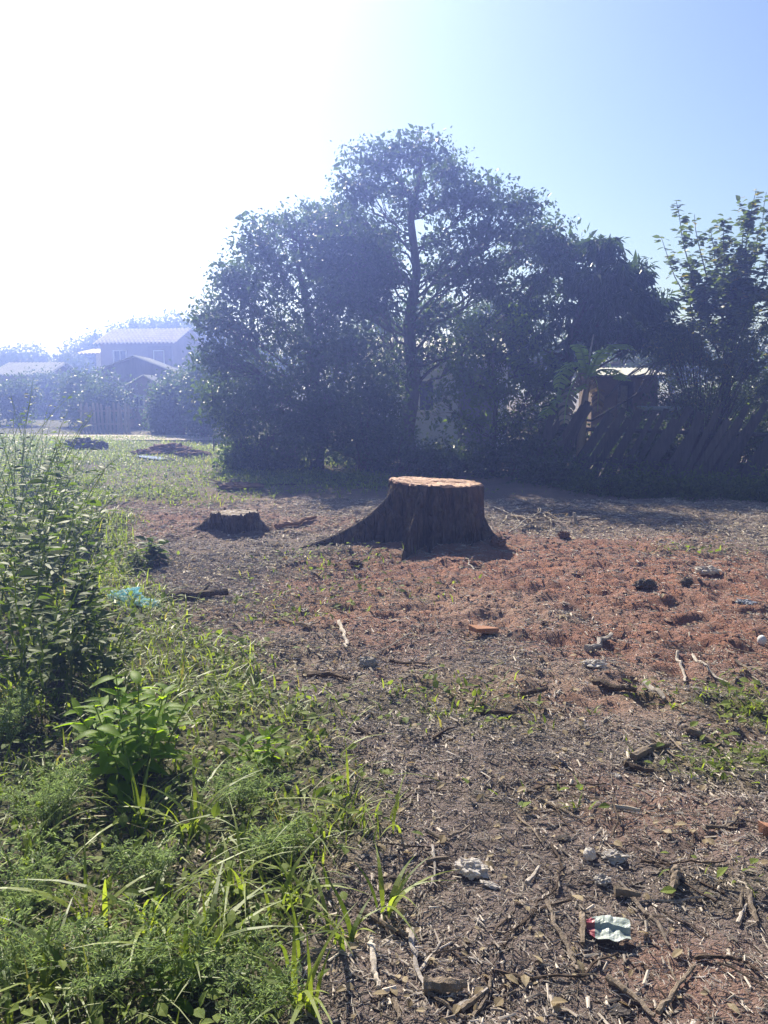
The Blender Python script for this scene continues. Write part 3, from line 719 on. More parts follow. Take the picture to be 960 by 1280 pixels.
# undergrowth along the shady fence
under = [(700, 545, 26, 26, 15.2, 'dark shrub hiding the left side of the brick shed'), (835, 505, 36, 30, 16.6, 'dark shrub between the shed and the upright shoot tree'), (900, 500, 40, 36, 16.4, 'dark shrub behind the trunk of the upright shoot tree'), (950, 480, 36, 40, 16.4, 'dark shrub behind the upright shoot tree at the right edge'), (470, 500, 36, 44, 16.0, 'dark tall shrub left of the tall tree trunk'), (670, 510, 40, 44, 15.6, 'dark tall shrub between the pale house and the banana plant'), (790, 545, 46, 34, 15.0, 'dark shrub behind the plank fence, left part'), (860, 550, 46, 34, 14.9, 'dark shrub behind the plank fence, middle'), (930, 545, 46, 40, 14.7, 'dark shrub behind the plank fence, right part'), (985, 520, 40, 60, 14.4, 'dark tall shrub behind the right end of the fence'), (455, 540, 40, 40, 15.4, 'dark undergrowth bush below the bushy tree'), (500, 565, 36, 32, 15.0, 'dark low bush beneath the tall tree trunk'),
         (550, 575, 36, 24, 14.8, 'dark bush directly behind the big stump'), (595, 572, 30, 28, 14.6, 'low bush in shade right of the stump top'),
         (650, 560, 36, 34, 14.4, 'shaded bush left of the leaning plank fence'), (690, 590, 34, 26, 13.2, 'low weed clump at the left end of the plank fence'),
         (745, 610, 36, 24, 12.3, 'low weed clump in front of the plank fence, under the shed'), (800, 612, 34, 26, 12.0, 'leafy weed clump under the sunlit fence gap'),
         (850, 620, 32, 24, 11.7, 'weed clump at the fence foot, below the twiggy shrub'), (905, 622, 34, 28, 11.6, 'tall weed clump at the fence foot, near the right edge'),
         (955, 620, 30, 34, 11.5, 'weed clump cut by the right edge of the picture')]
for i, (u, v, ru, rv, d, lb) in enumerate(under):
    make_shrub('undergrowth_bush' if i < 15 else 'weed_clump', lb, gp(u, d), lobes_px([(u, v, ru, rv, d * 0), (u - ru * .5, v + rv * .35, ru * .7, rv * .6, .2), (u + ru * .5, v + rv * .25, ru * .7, rv * .7, -.2)], d), DIAMOND if i < 16 else SLIM, 'leaf_bush' if i < 16 else 'leaf_weed', group='undergrowth along the shady fence', clus=52, per=15, size=(.05, .11))

# ------------------------------------------------------------------ buildings
def rotz(a): c, s = math.cos(a), math.sin(a); return np.array([(c, -s, 0), (s, c, 0), (0, 0, 1.0)])
def corr_sheet(w, ln, period, amp, thick=.03, tile=0.0):
    """ribbed roof sheet, x across, y up the slope; tile adds the steps of tile courses"""
    k = max(2, int(w / period * 6)); m = max(2, int(ln / .33) if tile else 3)
    xs = np.linspace(-w / 2, w / 2, k + 1); ys = np.linspace(0, ln, m + 1); V = []; F = []
    rows = []
    for i, yv in enumerate(ys):
        for st in ((0, tile) if (tile and 0 < i < m) else (0,)):
            rows.append((yv, st))
    for yv, st in rows:
        for xv in xs: V.append((xv, yv, amp * math.sin(xv / period * 2 * math.pi) + st * .6))
    nr, nc = len(rows), len(xs)
    for i in range(nr - 1):
        for j in range(nc - 1): F.append((i * nc + j, i * nc + j + 1, (i + 1) * nc + j + 1, (i + 1) * nc + j))
    V = np.array(V); b = len(V); V2 = np.vstack([V, V - [0, 0, thick]])
    F += [(q[3] + b, q[2] + b, q[1] + b, q[0] + b) for q in F[:]]
    for j in range(nc - 1):
        F.append((j, j + b, j + 1 + b, j + 1)); e = (nr - 1) * nc; F.append((e + j + 1, e + j + 1 + b, e + j + b, e + j))
    for i in range(nr - 1):
        a0, a1 = i * nc, (i + 1) * nc; F.append((a1, a1 + b, a0 + b, a0)); a0 += nc - 1; a1 += nc - 1; F.append((a0, a0 + b, a1 + b, a1))
    return V2, F
def slope_to(V, a, b):
    """lay a sheet whose y axis runs from point a to point b (in the x=const plane)"""
    d = np.array(b) - np.array(a); d = d / np.linalg.norm(d); nrm = np.cross([1, 0, 0], d)
    return np.array(a) + V[:, 0:1] * np.array([1, 0, 0]) + V[:, 1:2] * d + V[:, 2:3] * nrm
def opening(root, x, z, w, h, yf, frame='plaster_white', pane='dark_gap', name='window', bars=True):
    mb = MB(); t = .06
    mb.box((x - w / 2 - t / 2, yf - .03, z), (t, .08, h + 2 * t)); mb.box((x + w / 2 + t / 2, yf - .03, z), (t, .08, h + 2 * t))
    mb.box((x, yf - .032, z + h / 2 + t / 2), (w, .08, t)); mb.box((x, yf - .04, z - h / 2 - t / 2), (w + .1, .12, t))
    if bars: mb.box((x, yf - .02, z), (.04, .05, h))
    o = mb.build(name, M[frame], root)
    pb = MB(); pb.box((x, yf - .004, z), (w, .02, h)); pb.build('pane' if name == 'window' else 'door_leaf', M[pane], o)
    return o
def gable_house(name, label, u, d, w, depth, eave, ridge, rz, wall, roof, along_x=True, period=.25, amp=.035, tile=.0, over=.35, wins=(), door=None, grp=None):
    p = gp(u, d); root = empty(name, p, rz); tag(root, label, 'house', grp)
    mb = MB(); hw, hd = w / 2, depth / 2
    if along_x: top = [(-hw, 0, ridge), (hw, 0, ridge)]
    else: top = [(0, -hd, ridge), (0, hd, ridge)]
    V = [(-hw, -hd, -.2), (hw, -hd, -.2), (hw, hd, -.2), (-hw, hd, -.2), (-hw, -hd, eave), (hw, -hd, eave), (hw, hd, eave), (-hw, hd, eave)] + top
    if along_x: mb.add(V, [(0 + 4, 7, 8)[::-1], (5, 6, 9)], [(0, 1, 5, 4), (2, 3, 7, 6), (3, 0, 4, 7), (1, 2, 6, 5)])
    else: mb.add(V, [(4, 5, 8), (6, 7, 9)], [(0, 1, 5, 4), (2, 3, 7, 6), (3, 0, 4, 7), (1, 2, 6, 5)])
    mb.build('wall', M[wall], root)
    if along_x:
        run = hd; ln = math.hypot(run, ridge - eave); k = (ln + over) / ln
        V, F = corr_sheet(w + 2 * over, ln * k, period, amp, tile=tile)
        for s in (-1, 1):
            a = np.array([0, s * run * k, ridge - (ridge - eave) * k + .06]); b = np.array([0, 0, ridge + .06])
            W = slope_to(V * [-s, 1, 1] if s > 0 else V, a, b)
            if s > 0: W = a + (V[:, 0:1] * -1) * np.array([1, 0, 0]) + V[:, 1:2] * ((b - a) / np.linalg.norm(b - a)) + V[:, 2:3] * np.array([0, (ridge - eave), run]) / ln
            mesh_obj('roof', W, [], F, M[roof], root)
    else:
        run = hw; ln = math.hypot(run, ridge - eave); k = (ln + over) / ln
        V, F = corr_sheet(depth + 2 * over, ln * k, period, amp, tile=tile)
        for s in (-1, 1):
            a = np.array([s * run * k, 0, ridge - (ridge - eave) * k + .06]); b = np.array([0, 0, ridge + .06]); dd = (b - a) / np.linalg.norm(b - a)
            W = a + V[:, 0:1] * np.array([0, -s, 0]) + V[:, 1:2] * dd + V[:, 2:3] * np.array([s * (ridge - eave), 0, run]) / ln
            mesh_obj('roof', W, [], F, M[roof], root)
    for (x, z, ww, hh) in wins: opening(root, x, z, ww, hh, -hd)
    if door: opening(root, door[0], door[1] / 2, door[2], door[1], -hd, 'wood_wall', 'wood_wall', 'door', False)
    return root
hh = gable_house('two_storey_house', 'two storey house with pale tiled roof above the sheds', 193, 50, 4.4, 4.2, 4.05, 4.85, R(-9), 'plaster_cream', 'roof_tile', tile=.05, period=.24, amp=.05, wins=[(1.35, 3.2, .55, .65), (-1.0, 3.2, .7, .7)], over=.3)
mb = MB(); mb.box((1.4, -2.13, 1.8), (1.4, .05, 4.0)); mb.build('brick_panel', M['brick_wall'], hh)
mb = MB(); mb.box((-2.5, -1.5, 1.7), (.4, .4, 3.7)); mb.build('porch_column', M['plaster_white'], hh)
mb = MB(); V, F = corr_sheet(1.3, 2.0, .24, .04); mb.add(slope_to(V, (-2.85, -2.3, 3.45), (-2.85, -.3, 3.75)), None, F); mb.build('porch_roof', M['roof_tile'], hh)
gable_house('gabled_shed', 'dark wooden shed with low gabled roof below the two storey house', 180, 39, 3.3, 3.6, 2.2, 2.85, R(6), 'wood_wall', 'roof_sheet', along_x=False, period=.18, amp=.02, over=.3, wins=[(.6, 1.4, .6, .6)], door=(-.7, 1.9, .8))
gable_house('low_house', 'low house with long white sheet roof at the far left', 50, 45, 2.5, 3.6, 2.2, 2.75, R(-4), 'brick_wall', 'roof_sheet', period=.2, amp=.04, wins=[(-.6, 1.4, .6, .6), (.7, 1.4, .6, .6)])
gable_house('small_hut', 'tiny plastered hut beside the wooden pickets', 186, 33, 1.4, 1.6, 1.55, 1.95, R(4), 'plaster_cream', 'roof_sheet', along_x=False, period=.15, amp=.015, over=.15, wins=[(-.2, 1.0, .3, .35)])
gable_house('white_house', 'pale blue walled house with sheet roof hidden behind the trees', 548, 22.5, 3.3, 4, 2.25, 2.8, R(-3), 'plaster_blue', 'roof_sheet', period=.18, amp=.03, wins=[(-.5, 1.35, .7, .7)], door=(.9, 1.95, .75))
# low shed behind the plank fence
p = gp(770, 17.2); sh = empty('brick_shed', p, R(-3)); tag(sh, 'small dark brick shed with flat sheet roof behind the plank fence', 'shed')
mb = MB()
for (x0, x1, z0, z1) in ((-.62, -.12, -.2, 1.78), (.2, .66, -.2, 1.78), (-.12, .2, 1.7, 1.78)): mb.box(((x0 + x1) / 2, -.6, (z0 + z1) / 2), (x1 - x0, .12, z1 - z0))
mb.box((-.62 + .06, .05, .84), (.118, 1.18, 2.08)); mb.box((.66 - .06, .05, .84), (.118, 1.18, 2.08)); mb.box((0.02, .7, .84), (1.28, .12, 2.08))
mb.build('wall', M['brick_wall'], sh)
V, F = corr_sheet(1.62, 1.75, .09, .007); W = slope_to(V, (.02, -.85, 1.83), (.02, .9, 2.0)); mesh_obj('roof', W, [], F, M['roof_sheet'], sh)
xs = np.linspace(-.11, .10, 15); V = []
for z in (.05, 1.0, 1.62):
    for q in xs: V.append((q, -.56 + .03 * math.sin(q * 70) + .01 * math.sin(z * 9), z))
F = [(i * 15 + j, i * 15 + j + 1, (i + 1) * 15 + j + 1, (i + 1) * 15 + j) for i in range(2) for j in range(14)]
mesh_obj('curtain', np.array(V), [], F, M['bag_grey'], sh, True)

# boards and pipe stacked behind the fence
def board(name, label, cat, a, b, w, t, mat):
    a, b = np.asarray(a), np.asarray(b); c = (a + b) / 2; L = np.linalg.norm(b - a)
    ang = math.atan2(b[1] - a[1], b[0] - a[0]); tl = math.atan2(b[2] - a[2], math.hypot(*(b - a)[:2]))
    mb = MB(); mb.box((0, 0, 0), (L, w, t)); o = mb.build(name, M[mat]); o.location = c; o.rotation_euler = (0, -tl, ang)
    bv = o.modifiers.new("bevel", 'BEVEL'); bv.width = .004; bv.segments = 1
    return tag(o, label, cat)
mb = MB(); a, b = AT(796, 510, 16), AT(868, 510, 16); mb.tube([a, (a + b) / 2 + [0, 0, -.01], b], [.045] * 3, 10)
tag(mb.build('water_pipe', M['pipe'], smooth=True), 'pale blue horizontal pipe behind the fence, right of the brick shed', 'pipe')
for k in range(2):
    pb_ = MB(); pt = AT(802 + 60 * k, 545, 16); pb_.tube([(pt[0], 16, 0), (pt[0], 16, AT(802, 512, 16)[2] - .04)], [.05, .05], 8); tag(pb_.build('support_post', M['wood_grey']), ('left' if k == 0 else 'right') + ' wooden post holding up the pale blue pipe', 'post')
for i, (u0, u1, v) in enumerate(((838, 872, 493), (838, 870, 499), (888, 918, 512), (888, 918, 518))):
    board('timber_board', ('upper board of the pile just right of the pipe', 'lower board of the pile just right of the pipe', 'upper pale board seen under the upright shoot tree', 'lower pale board seen under the upright shoot tree')[i], 'board', AT(u0, v, 17.5), AT(u1, v + 1, 17.6), .25, .05, 'timber')
for i, u in enumerate((845, 866, 893, 913)):
    b_ = MB(); z1 = AT(u, 502 if i < 2 else 521, 17.55)[2] - .004; pt = AT(u, 500, 17.55); b_.box((pt[0], 17.55, z1 / 2), (.12, .2, z1)); tag(b_.build('trestle_block', M['wood_grey']), 'wooden block under the ' + ('left' if i % 2 == 0 else 'right') + ' end of the ' + ('board pile by the pipe' if i < 2 else 'pale boards under the tree'), 'block')

# ------------------------------------------------------------------ fences
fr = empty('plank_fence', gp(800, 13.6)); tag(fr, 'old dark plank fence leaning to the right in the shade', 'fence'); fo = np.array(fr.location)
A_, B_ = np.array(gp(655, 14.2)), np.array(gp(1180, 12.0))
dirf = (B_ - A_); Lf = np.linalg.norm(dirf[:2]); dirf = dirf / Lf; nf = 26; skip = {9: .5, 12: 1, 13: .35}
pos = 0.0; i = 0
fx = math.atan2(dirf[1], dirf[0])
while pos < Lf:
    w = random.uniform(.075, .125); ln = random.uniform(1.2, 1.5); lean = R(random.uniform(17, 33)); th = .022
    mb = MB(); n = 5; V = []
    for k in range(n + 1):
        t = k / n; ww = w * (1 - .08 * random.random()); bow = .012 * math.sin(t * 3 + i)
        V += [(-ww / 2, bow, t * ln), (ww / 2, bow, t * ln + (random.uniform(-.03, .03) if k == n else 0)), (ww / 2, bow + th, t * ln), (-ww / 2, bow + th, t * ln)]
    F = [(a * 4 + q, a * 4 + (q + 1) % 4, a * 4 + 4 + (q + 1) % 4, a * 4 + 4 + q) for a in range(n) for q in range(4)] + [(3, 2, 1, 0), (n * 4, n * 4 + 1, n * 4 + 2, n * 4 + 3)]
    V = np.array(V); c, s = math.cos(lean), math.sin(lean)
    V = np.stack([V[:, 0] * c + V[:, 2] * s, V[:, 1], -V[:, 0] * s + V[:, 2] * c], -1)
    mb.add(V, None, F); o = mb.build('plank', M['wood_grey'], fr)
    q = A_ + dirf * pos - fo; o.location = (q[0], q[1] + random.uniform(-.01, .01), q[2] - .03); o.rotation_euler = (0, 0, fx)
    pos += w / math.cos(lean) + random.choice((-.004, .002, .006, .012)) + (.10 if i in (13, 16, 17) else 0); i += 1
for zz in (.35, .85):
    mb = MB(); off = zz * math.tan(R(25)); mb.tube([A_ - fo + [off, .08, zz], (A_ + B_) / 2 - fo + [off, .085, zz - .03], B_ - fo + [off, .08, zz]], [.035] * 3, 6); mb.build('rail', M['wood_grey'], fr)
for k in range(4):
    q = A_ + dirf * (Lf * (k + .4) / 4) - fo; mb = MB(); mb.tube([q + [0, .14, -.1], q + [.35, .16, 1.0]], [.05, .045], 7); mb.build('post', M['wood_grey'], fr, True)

pr = empty('picket_fence', gp(238, 28.6)); tag(pr, 'pale wooden picket fence beyond the dirt road', 'fence'); po = np.array(pr.location)
for (u0, u1) in ((97, 162), (200, 282)):
    a, b = gp(u0, 28.6), gp(u1, 28.4); Lp = b[0] - a[0]; n = int(Lp / .125)
    for k in range(n):
        mb = MB(); h_ = random.uniform(.92, 1.05); w = .085
        mb.add([(-w/2, 0, 0), (w/2, 0, 0), (w/2, .02, 0), (-w/2, .02, 0), (-w/2, 0, h_-.06), (w/2, 0, h_-.06), (w/2, .02, h_-.06), (-w/2, .02, h_-.06), (0, 0, h_), (0, .02, h_)],
               [(4, 5, 8), (7, 9, 6)], [(0, 1, 5, 4), (2, 3, 7, 6), (1, 2, 6, 5), (3, 0, 4, 7), (5, 6, 9, 8), (7, 4, 8, 9), (3, 2, 1, 0)])
        o = mb.build('picket', M['picket'], pr); q = a + (b - a) * (k + .5) / n - po; o.location = tuple(q); o.rotation_euler = (0, R(random.uniform(-3, 3)), 0)
    for zz in (.3, .75):
        mb = MB(); mb.box(((a + b) / 2 - po) + [0, .055, zz], (Lp, .04, .06)); mb.build('rail', M['picket'], pr)
# thin stake standing by the road
mb = MB(); q = onG(267, 566); mb.tube([q - [0, 0, .05], q + [.01, 0, .35]], [.015, .012], 6); tag(mb.build('wooden_stake', M['twig_dark']), 'thin short stake standing in the grass by the road', 'stake')

# ------------------------------------------------------------------ trees and bushes beyond
far = [(8, 448, 26, 16, 60, 'far tree at the left edge above the white sheet roof'), (42, 446, 18, 14, 64, 'small far tree right of the left edge tree'),
       (108, 436, 26, 18, 62, 'far tree in the dip left of the two storey house'), (140, 428, 24, 20, 60, 'far tree touching the left side of the two storey house'),
       (178, 412, 26, 14, 63, 'far tree peeping over the left half of the tiled roof'), (212, 408, 28, 16, 62, 'far tree rising over the right half of the tiled roof'),
       (252, 415, 30, 26, 54, 'hazy tree between the tiled roof and the bushy tree'), (85, 455, 20, 12, 57, 'low far tree between the two far roofs')]
for (u, v, ru, rv, d, lb) in far:
    b = gp(u, d); top = AT(u, v, d)
    make_tree('far_tree', lb, b, [b, (b + top) / 2 + [.1, 0, 0], top], .25, lobes_px([(u, v, ru, rv, 0), (u - ru * .6, v + rv * .7, ru * .7, rv * .8, 1), (u + ru * .6, v + rv * .6, ru * .7, rv * .8, -1), (u, v + rv * 1.5, ru, rv, 0)], d),
              DIAMOND, 'leaf_far', group='hazy trees beyond the houses', clus=70, per=22, size=(.14, .27), spread=.34, twigs=False)
for i in range(9):
    u, d = 330 + i * 85, 40 + (i % 3) * 7; v = 440 - 8 * (i % 2); b = gp(u, d); top = AT(u, v, d)
    make_tree('background_tree', ('first', 'second', 'third', 'fourth', 'fifth', 'sixth', 'seventh', 'eighth', 'ninth')[i] + ' from the left of the dim trees behind the near crowns', b, [b, (b + top) / 2, top], .2, lobes_px([(u, v, 46, 20, 0), (u - 25, v + 22, 32, 20, 1), (u + 25, v + 22, 32, 20, -1)], d), DIAMOND, 'leaf_far', group='trees glimpsed behind the near crowns', clus=60, per=16, size=(.15, .28), spread=.3, twigs=False)
bush = [(128, 492, 34, 30, 31, 'rounded hazy bush left of the small hut'), (100, 480, 20, 20, 33, 'hazy bush left of the rounded bush'), (60, 478, 26, 12, 42, 'hazy bush below the white sheet roof'),
        (225, 482, 26, 22, 27.5, 'bush overhanging the picket fence'), (255, 470, 22, 26, 26, 'tall bush at the right end of the picket fence'), (20, 488, 24, 14, 34, 'hazy bush under the left edge trees'),
        (204, 508, 8, 22, 28, 'upright slim shrub at the left end of the picket fence')]
for (u, v, ru, rv, d, lb) in bush:
    make_shrub('hazy_bush', lb, gp(u, d), lobes_px([(u, v, ru, rv, 0), (u - ru * .5, v + rv * .5, ru * .7, rv * .7, .3), (u + ru * .5, v + rv * .4, ru * .7, rv * .7, -.3), (u, v + rv, ru * .9, rv * .7, 0), (u, 482 + 1035 * 1.1 / d, ru * .9, 1035 * .45 / d, 0)], d), DIAMOND, 'leaf_bush', group='bushes by the far houses', clus=60, per=18, size=(.09, .18), spread=.2)

# ------------------------------------------------------------------ banana plant
yN = 13.95; base = gp(728, yN); root = empty('banana_plant', base); tag(root, 'banana plant with torn leaf coloured as if sunlit, beside the brick shed', 'banana plant')
tk = np.array([base, AT(727, 540, yN), AT(731, 500, yN), AT(736, 470, yN)]) - base
mb = MB(); mb.tube(tk, [.085, .075, .06, .04], 10, wob=.05); mb.build('trunk', M['leaf_dry'], root, True)
mb = MB(); mb.tube(np.array([AT(736, 470, yN), AT(737, 445, yN), AT(742, 418, yN)]) - base, [.03, .022, .01], 7); mb.build('stalk', M['twig_pale'], root, True)
def banana_leaf(P, w, mat, torn):
    P = np.array(P) - base; n = 22; t = np.linspace(0, 1, n); tt = np.linspace(0, 1, len(P))
    C = np.stack([np.interp(t, tt, P[:, k]) for k in range(3)], -1)
    for _ in range(3): C[1:-1] = (C[:-2] + 2 * C[1:-1] + C[2:]) / 4
    T = np.gradient(C, axis=0); T /= np.linalg.norm(T, axis=1)[:, None]; Sd = np.cross(T, [0, 0, 1.0]); Sd /= np.linalg.norm(Sd, axis=1)[:, None] + 1e-6
    Nn = np.cross(Sd, T); mb = MB()
    for s in (-1, 1):
        for i in range(n - 1):
            wa = w * math.sin(math.pi * min(1, (i / n) * .93 + .07)) ** .6; dr = random.uniform(.1, .9) * torn; g = random.uniform(0, .4) * torn
            a, b = C[i], C[i] + (C[i + 1] - C[i]) * (1 - g)
            e0, e1 = a + Sd[i] * s * wa - Nn[i] * wa * dr + T[i] * wa * .3, b + Sd[i] * s * wa - Nn[i] * wa * dr + T[i] * wa * .3
            m0, m1 = (a + e0) / 2 + Nn[i] * wa * .12, (b + e1) / 2 + Nn[i] * wa * .12
            mb.add([a, b, m1, m0, e1, e0], None, [(0, 1, 2, 3), (3, 2, 4, 5)], random.random())
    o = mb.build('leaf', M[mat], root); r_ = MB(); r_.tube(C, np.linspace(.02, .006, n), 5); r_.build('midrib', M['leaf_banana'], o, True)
top = AT(736, 470, yN)
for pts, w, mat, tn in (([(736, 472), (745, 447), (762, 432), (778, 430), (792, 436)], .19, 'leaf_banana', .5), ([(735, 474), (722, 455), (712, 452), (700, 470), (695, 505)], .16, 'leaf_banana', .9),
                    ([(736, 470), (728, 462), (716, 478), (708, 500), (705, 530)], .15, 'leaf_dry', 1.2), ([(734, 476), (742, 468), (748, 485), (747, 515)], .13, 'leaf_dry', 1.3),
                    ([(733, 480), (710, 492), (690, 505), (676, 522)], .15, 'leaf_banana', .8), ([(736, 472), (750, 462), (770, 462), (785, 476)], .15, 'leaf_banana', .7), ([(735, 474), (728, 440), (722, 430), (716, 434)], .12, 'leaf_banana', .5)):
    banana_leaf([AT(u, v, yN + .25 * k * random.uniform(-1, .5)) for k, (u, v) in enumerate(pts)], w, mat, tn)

# ------------------------------------------------------------------ weeds of the overgrown strip
def make_weed(label, base, h, nst, lsize, tpl, mat, group=None, nlf=20, name='weed_plant', lean=.35, trans=None):
    base = np.asarray(base, float); root = empty(name, base); tag(root, label, 'weed', group); sb = MB(); lb = MB(); tone = random.random() * .6
    for s in range(nst):
        th = random.random() * 6.283; r = lean * h * random.random() ** .6; hh_ = h * random.uniform(.6, 1.05)
        b0 = np.array([random.uniform(-.05, .05), random.uniform(-.05, .05), -.02]); e = np.array([math.cos(th) * r, math.sin(th) * r, hh_])
        P = bez(b0, e, (e[0] * -.2, e[1] * -.2, .1 * h), 8, .008); sb.tube(P, np.linspace(.006, .002, 8), 4, cap=False)
        m = nlf; t = .18 + .82 * (np.arange(m) + rng.random(m)) / m
        Q = np.stack([np.interp(t, np.linspace(0, 1, 8), P[:, k]) for k in range(3)], -1)
        ph = np.arange(m) * 2.4 + rng.random(m) * .8; D = np.stack([np.cos(ph), np.sin(ph), .15 + .5 * rng.random(m) - .4 * (1 - t)], -1)
        Nn = np.stack([rng.normal(size=m) * .35, rng.normal(size=m) * .35, np.ones(m)], -1)
        leafcloud(lb, Q + D * .015, D, Nn, lsize * (.45 + .8 * rng.random(m)) * (1.1 - .4 * t), tpl, tone + .4 * rng.random(m))
    sb.build('stem', M['grass'], root); o = lb.build('foliage', M[mat], root); o['kind'] = 'stuff'; return root
wl_ = [(58, 9.6, 1.0), (15, 8.6, 1.25), (78, 8.2, .95), (92, 7.6, .6), (28, 7.1, 1.1), (40, 6.4, .8), (6, 6.1, 1.05), (60, 6.8, .45), (48, 5.5, .85), (88, 5.2, .3),
       (75, 4.9, .62), (18, 4.7, .85), (60, 4.2, .62), (108, 4.05, .48), (12, 3.8, .62), (105, 8.4, .4), (185, 7.4, .25), (40, 10.6, 1.1), (-25, 9.0, 1.35), (-30, 5.4, 1.1), (85, 11.4, .8), (165, 7.2, .22), (30, 12.5, 1.1)]
wlab = ['weed with pale glossy leaves rising beside the lot corner', 'tallest leafy weed at the left edge', 'leafy weed left of the small stump, behind the bag', 'mid height weed on the rim of the bare soil',
        'dense dark weed at the left edge, second row', 'leafy weed left of the teal bag', 'tall weed cut by the left edge above the bag level', 'low weed just above and left of the teal bag', 'bushy weed left of the teal bag, nearer row',
        'small weed directly left of the teal bag', 'weed below and left of the teal bag', 'dark weed at the left edge behind the bright plant', 'weed behind the bright green plant, to its left', 'low weed just behind the bright green plant',
        'weed at the left edge beside the bright green plant', 'short weed on the soil rim above the teal bag', 'small isolated weed right of the overgrown strip', 'far weed of the overgrown strip near the dark heap', 'tall weed mostly outside the left edge',
        'weed half outside the left edge, level with the bag', 'weed below the dark heap at the meadow edge', 'small leafy weed just above the teal bag', 'farthest weed of the overgrown strip at the left']
for i, (u, d, h_) in enumerate(wl_):
    make_weed(wlab[i], gp(u, d), h_ * (1.28 if u < 45 else 1.0), 7 if h_ > .5 else 5, .075 + .06 * random.random(), (LANCE if i % 3 == 0 else OVATE) if d < 8 else SMALL_OVATE, 'leaf_weed', 'leafy weeds of the overgrown strip', nlf=15 + (i * 7) % 9, lean=.6)
# slim stalk sticking up at the far edge of the strip
make_weed('slim upright pale green stalk standing above the weeds', gp(70, 9.0), 1.05, 2, .08, SMALL_OVATE, 'leaf_bright', nlf=34, lean=.08)

for i, (u, d, n_, hh_) in enumerate(((100, 8.2, 26, .5), (60, 7.4, 26, .6), (20, 6.6, 26, .6), (120, 6.9, 20, .35), (80, 5.8, 24, .45), (35, 5.0, 24, .5), (90, 4.5, 22, .4), (25, 4.2, 22, .45), (130, 9.5, 24, .4), (90, 10.5, 24, .5), (150, 8.6, 18, .25))):
    mb = MB(); blades(mb, rng.normal(size=n_) * .09, rng.normal(size=n_) * .09, hh_ * (.5 + .6 * rng.random(n_)), .007 + .008 * rng.random(n_), .15 + .8 * rng.random(n_), 6, z=np.zeros(n_), a=rng.random(n_))
    o = mb.build('grass_tuft', M['grass']); o.location = tuple(gp(u, d)); tag(o, ('first', 'second', 'third', 'fourth', 'fifth', 'sixth', 'seventh', 'eighth', 'ninth', 'tenth', 'eleventh')[[10, 9, 4, 8, 6, 3, 7, 2, 5, 1, 0].index(i)] + ' nearest tall grass tuft among the leafy weeds at the left', 'grass tuft', 'tall grass among the weeds')
# bright green plant in the foreground: each leaf a part
LM = []
for k, tp in enumerate((_lance(.18, .30, .35), _lance(.20, .45, .3), _lance(.16, .15, .4))):
    me = raw_mesh('leaf', tp[0], tp[1], np.zeros((0, 4), np.int64), True, {'v': np.full(len(tp[0]), .2 + .3 * k)}); me.materials.append(M['leaf_bright']); LM.append(me)
def leafy_plant(name, label, base, h, nst, nlf, ls, rad, seed):
    r_ = random.Random(seed); base = np.asarray(base, float); root = empty(name, base); tag(root, label, 'plant')
    for s in range(nst):
        th = s * 2.4 + r_.random(); rr = rad * math.sqrt((s + .5) / nst); b0 = np.array([math.cos(th) * rr * .35, math.sin(th) * rr * .35, -.02]); hh_ = h * r_.uniform(.72, 1.0) * (1 - .25 * rr / max(rad, .01))
        P = bez(b0, (math.cos(th) * rr, math.sin(th) * rr, hh_), (0, 0, .04), 8); mb = MB(); mb.tube(P, np.linspace(.006, .0025, 8), 5); mb.build('stem', M['grass'], root, True)
        for k in range(nlf):
            t = .22 + .78 * (k + r_.random() * .6) / nlf; q = np.array([np.interp(t, np.linspace(0, 1, 8), P[:, c]) for c in range(3)])
            ph = k * 2.4 + th + r_.random() * .5; d = Vector((math.cos(ph), math.sin(ph), r_.uniform(.1, .9) if t > .5 else r_.uniform(-.3, .4))).normalized()
            nrm = Vector((r_.uniform(-.3, .3), r_.uniform(-.3, .3), 1)); sdv_ = d.cross(nrm).normalized(); nrm = sdv_.cross(d)
            sc = ls * r_.uniform(.65, 1.1) * (1.15 - .35 * t)
            o = bpy.data.objects.new('leaf', LM[r_.randrange(3)]); COL.objects.link(o); o.parent = root
            o.matrix_local = Matrix.Translation(Vector(q)) @ Matrix((sdv_, d, nrm)).transposed().to_4x4() @ Matrix.Scale(sc, 4)
leafy_plant('leafy_plant', 'bright green plant with pointed leaves in the left foreground', onG(165, 972), .46, 17, 12, .13, .28, 5)
leafy_plant('leafy_plant', 'small broad leaved plant right of the bright green plant', onG(330, 955), .14, 5, 6, .10, .12, 6)
leafy_plant('leafy_plant', 'little weed with two leaf tiers low in the left foreground', onG(215, 1250), .12, 3, 6, .07, .06, 8)

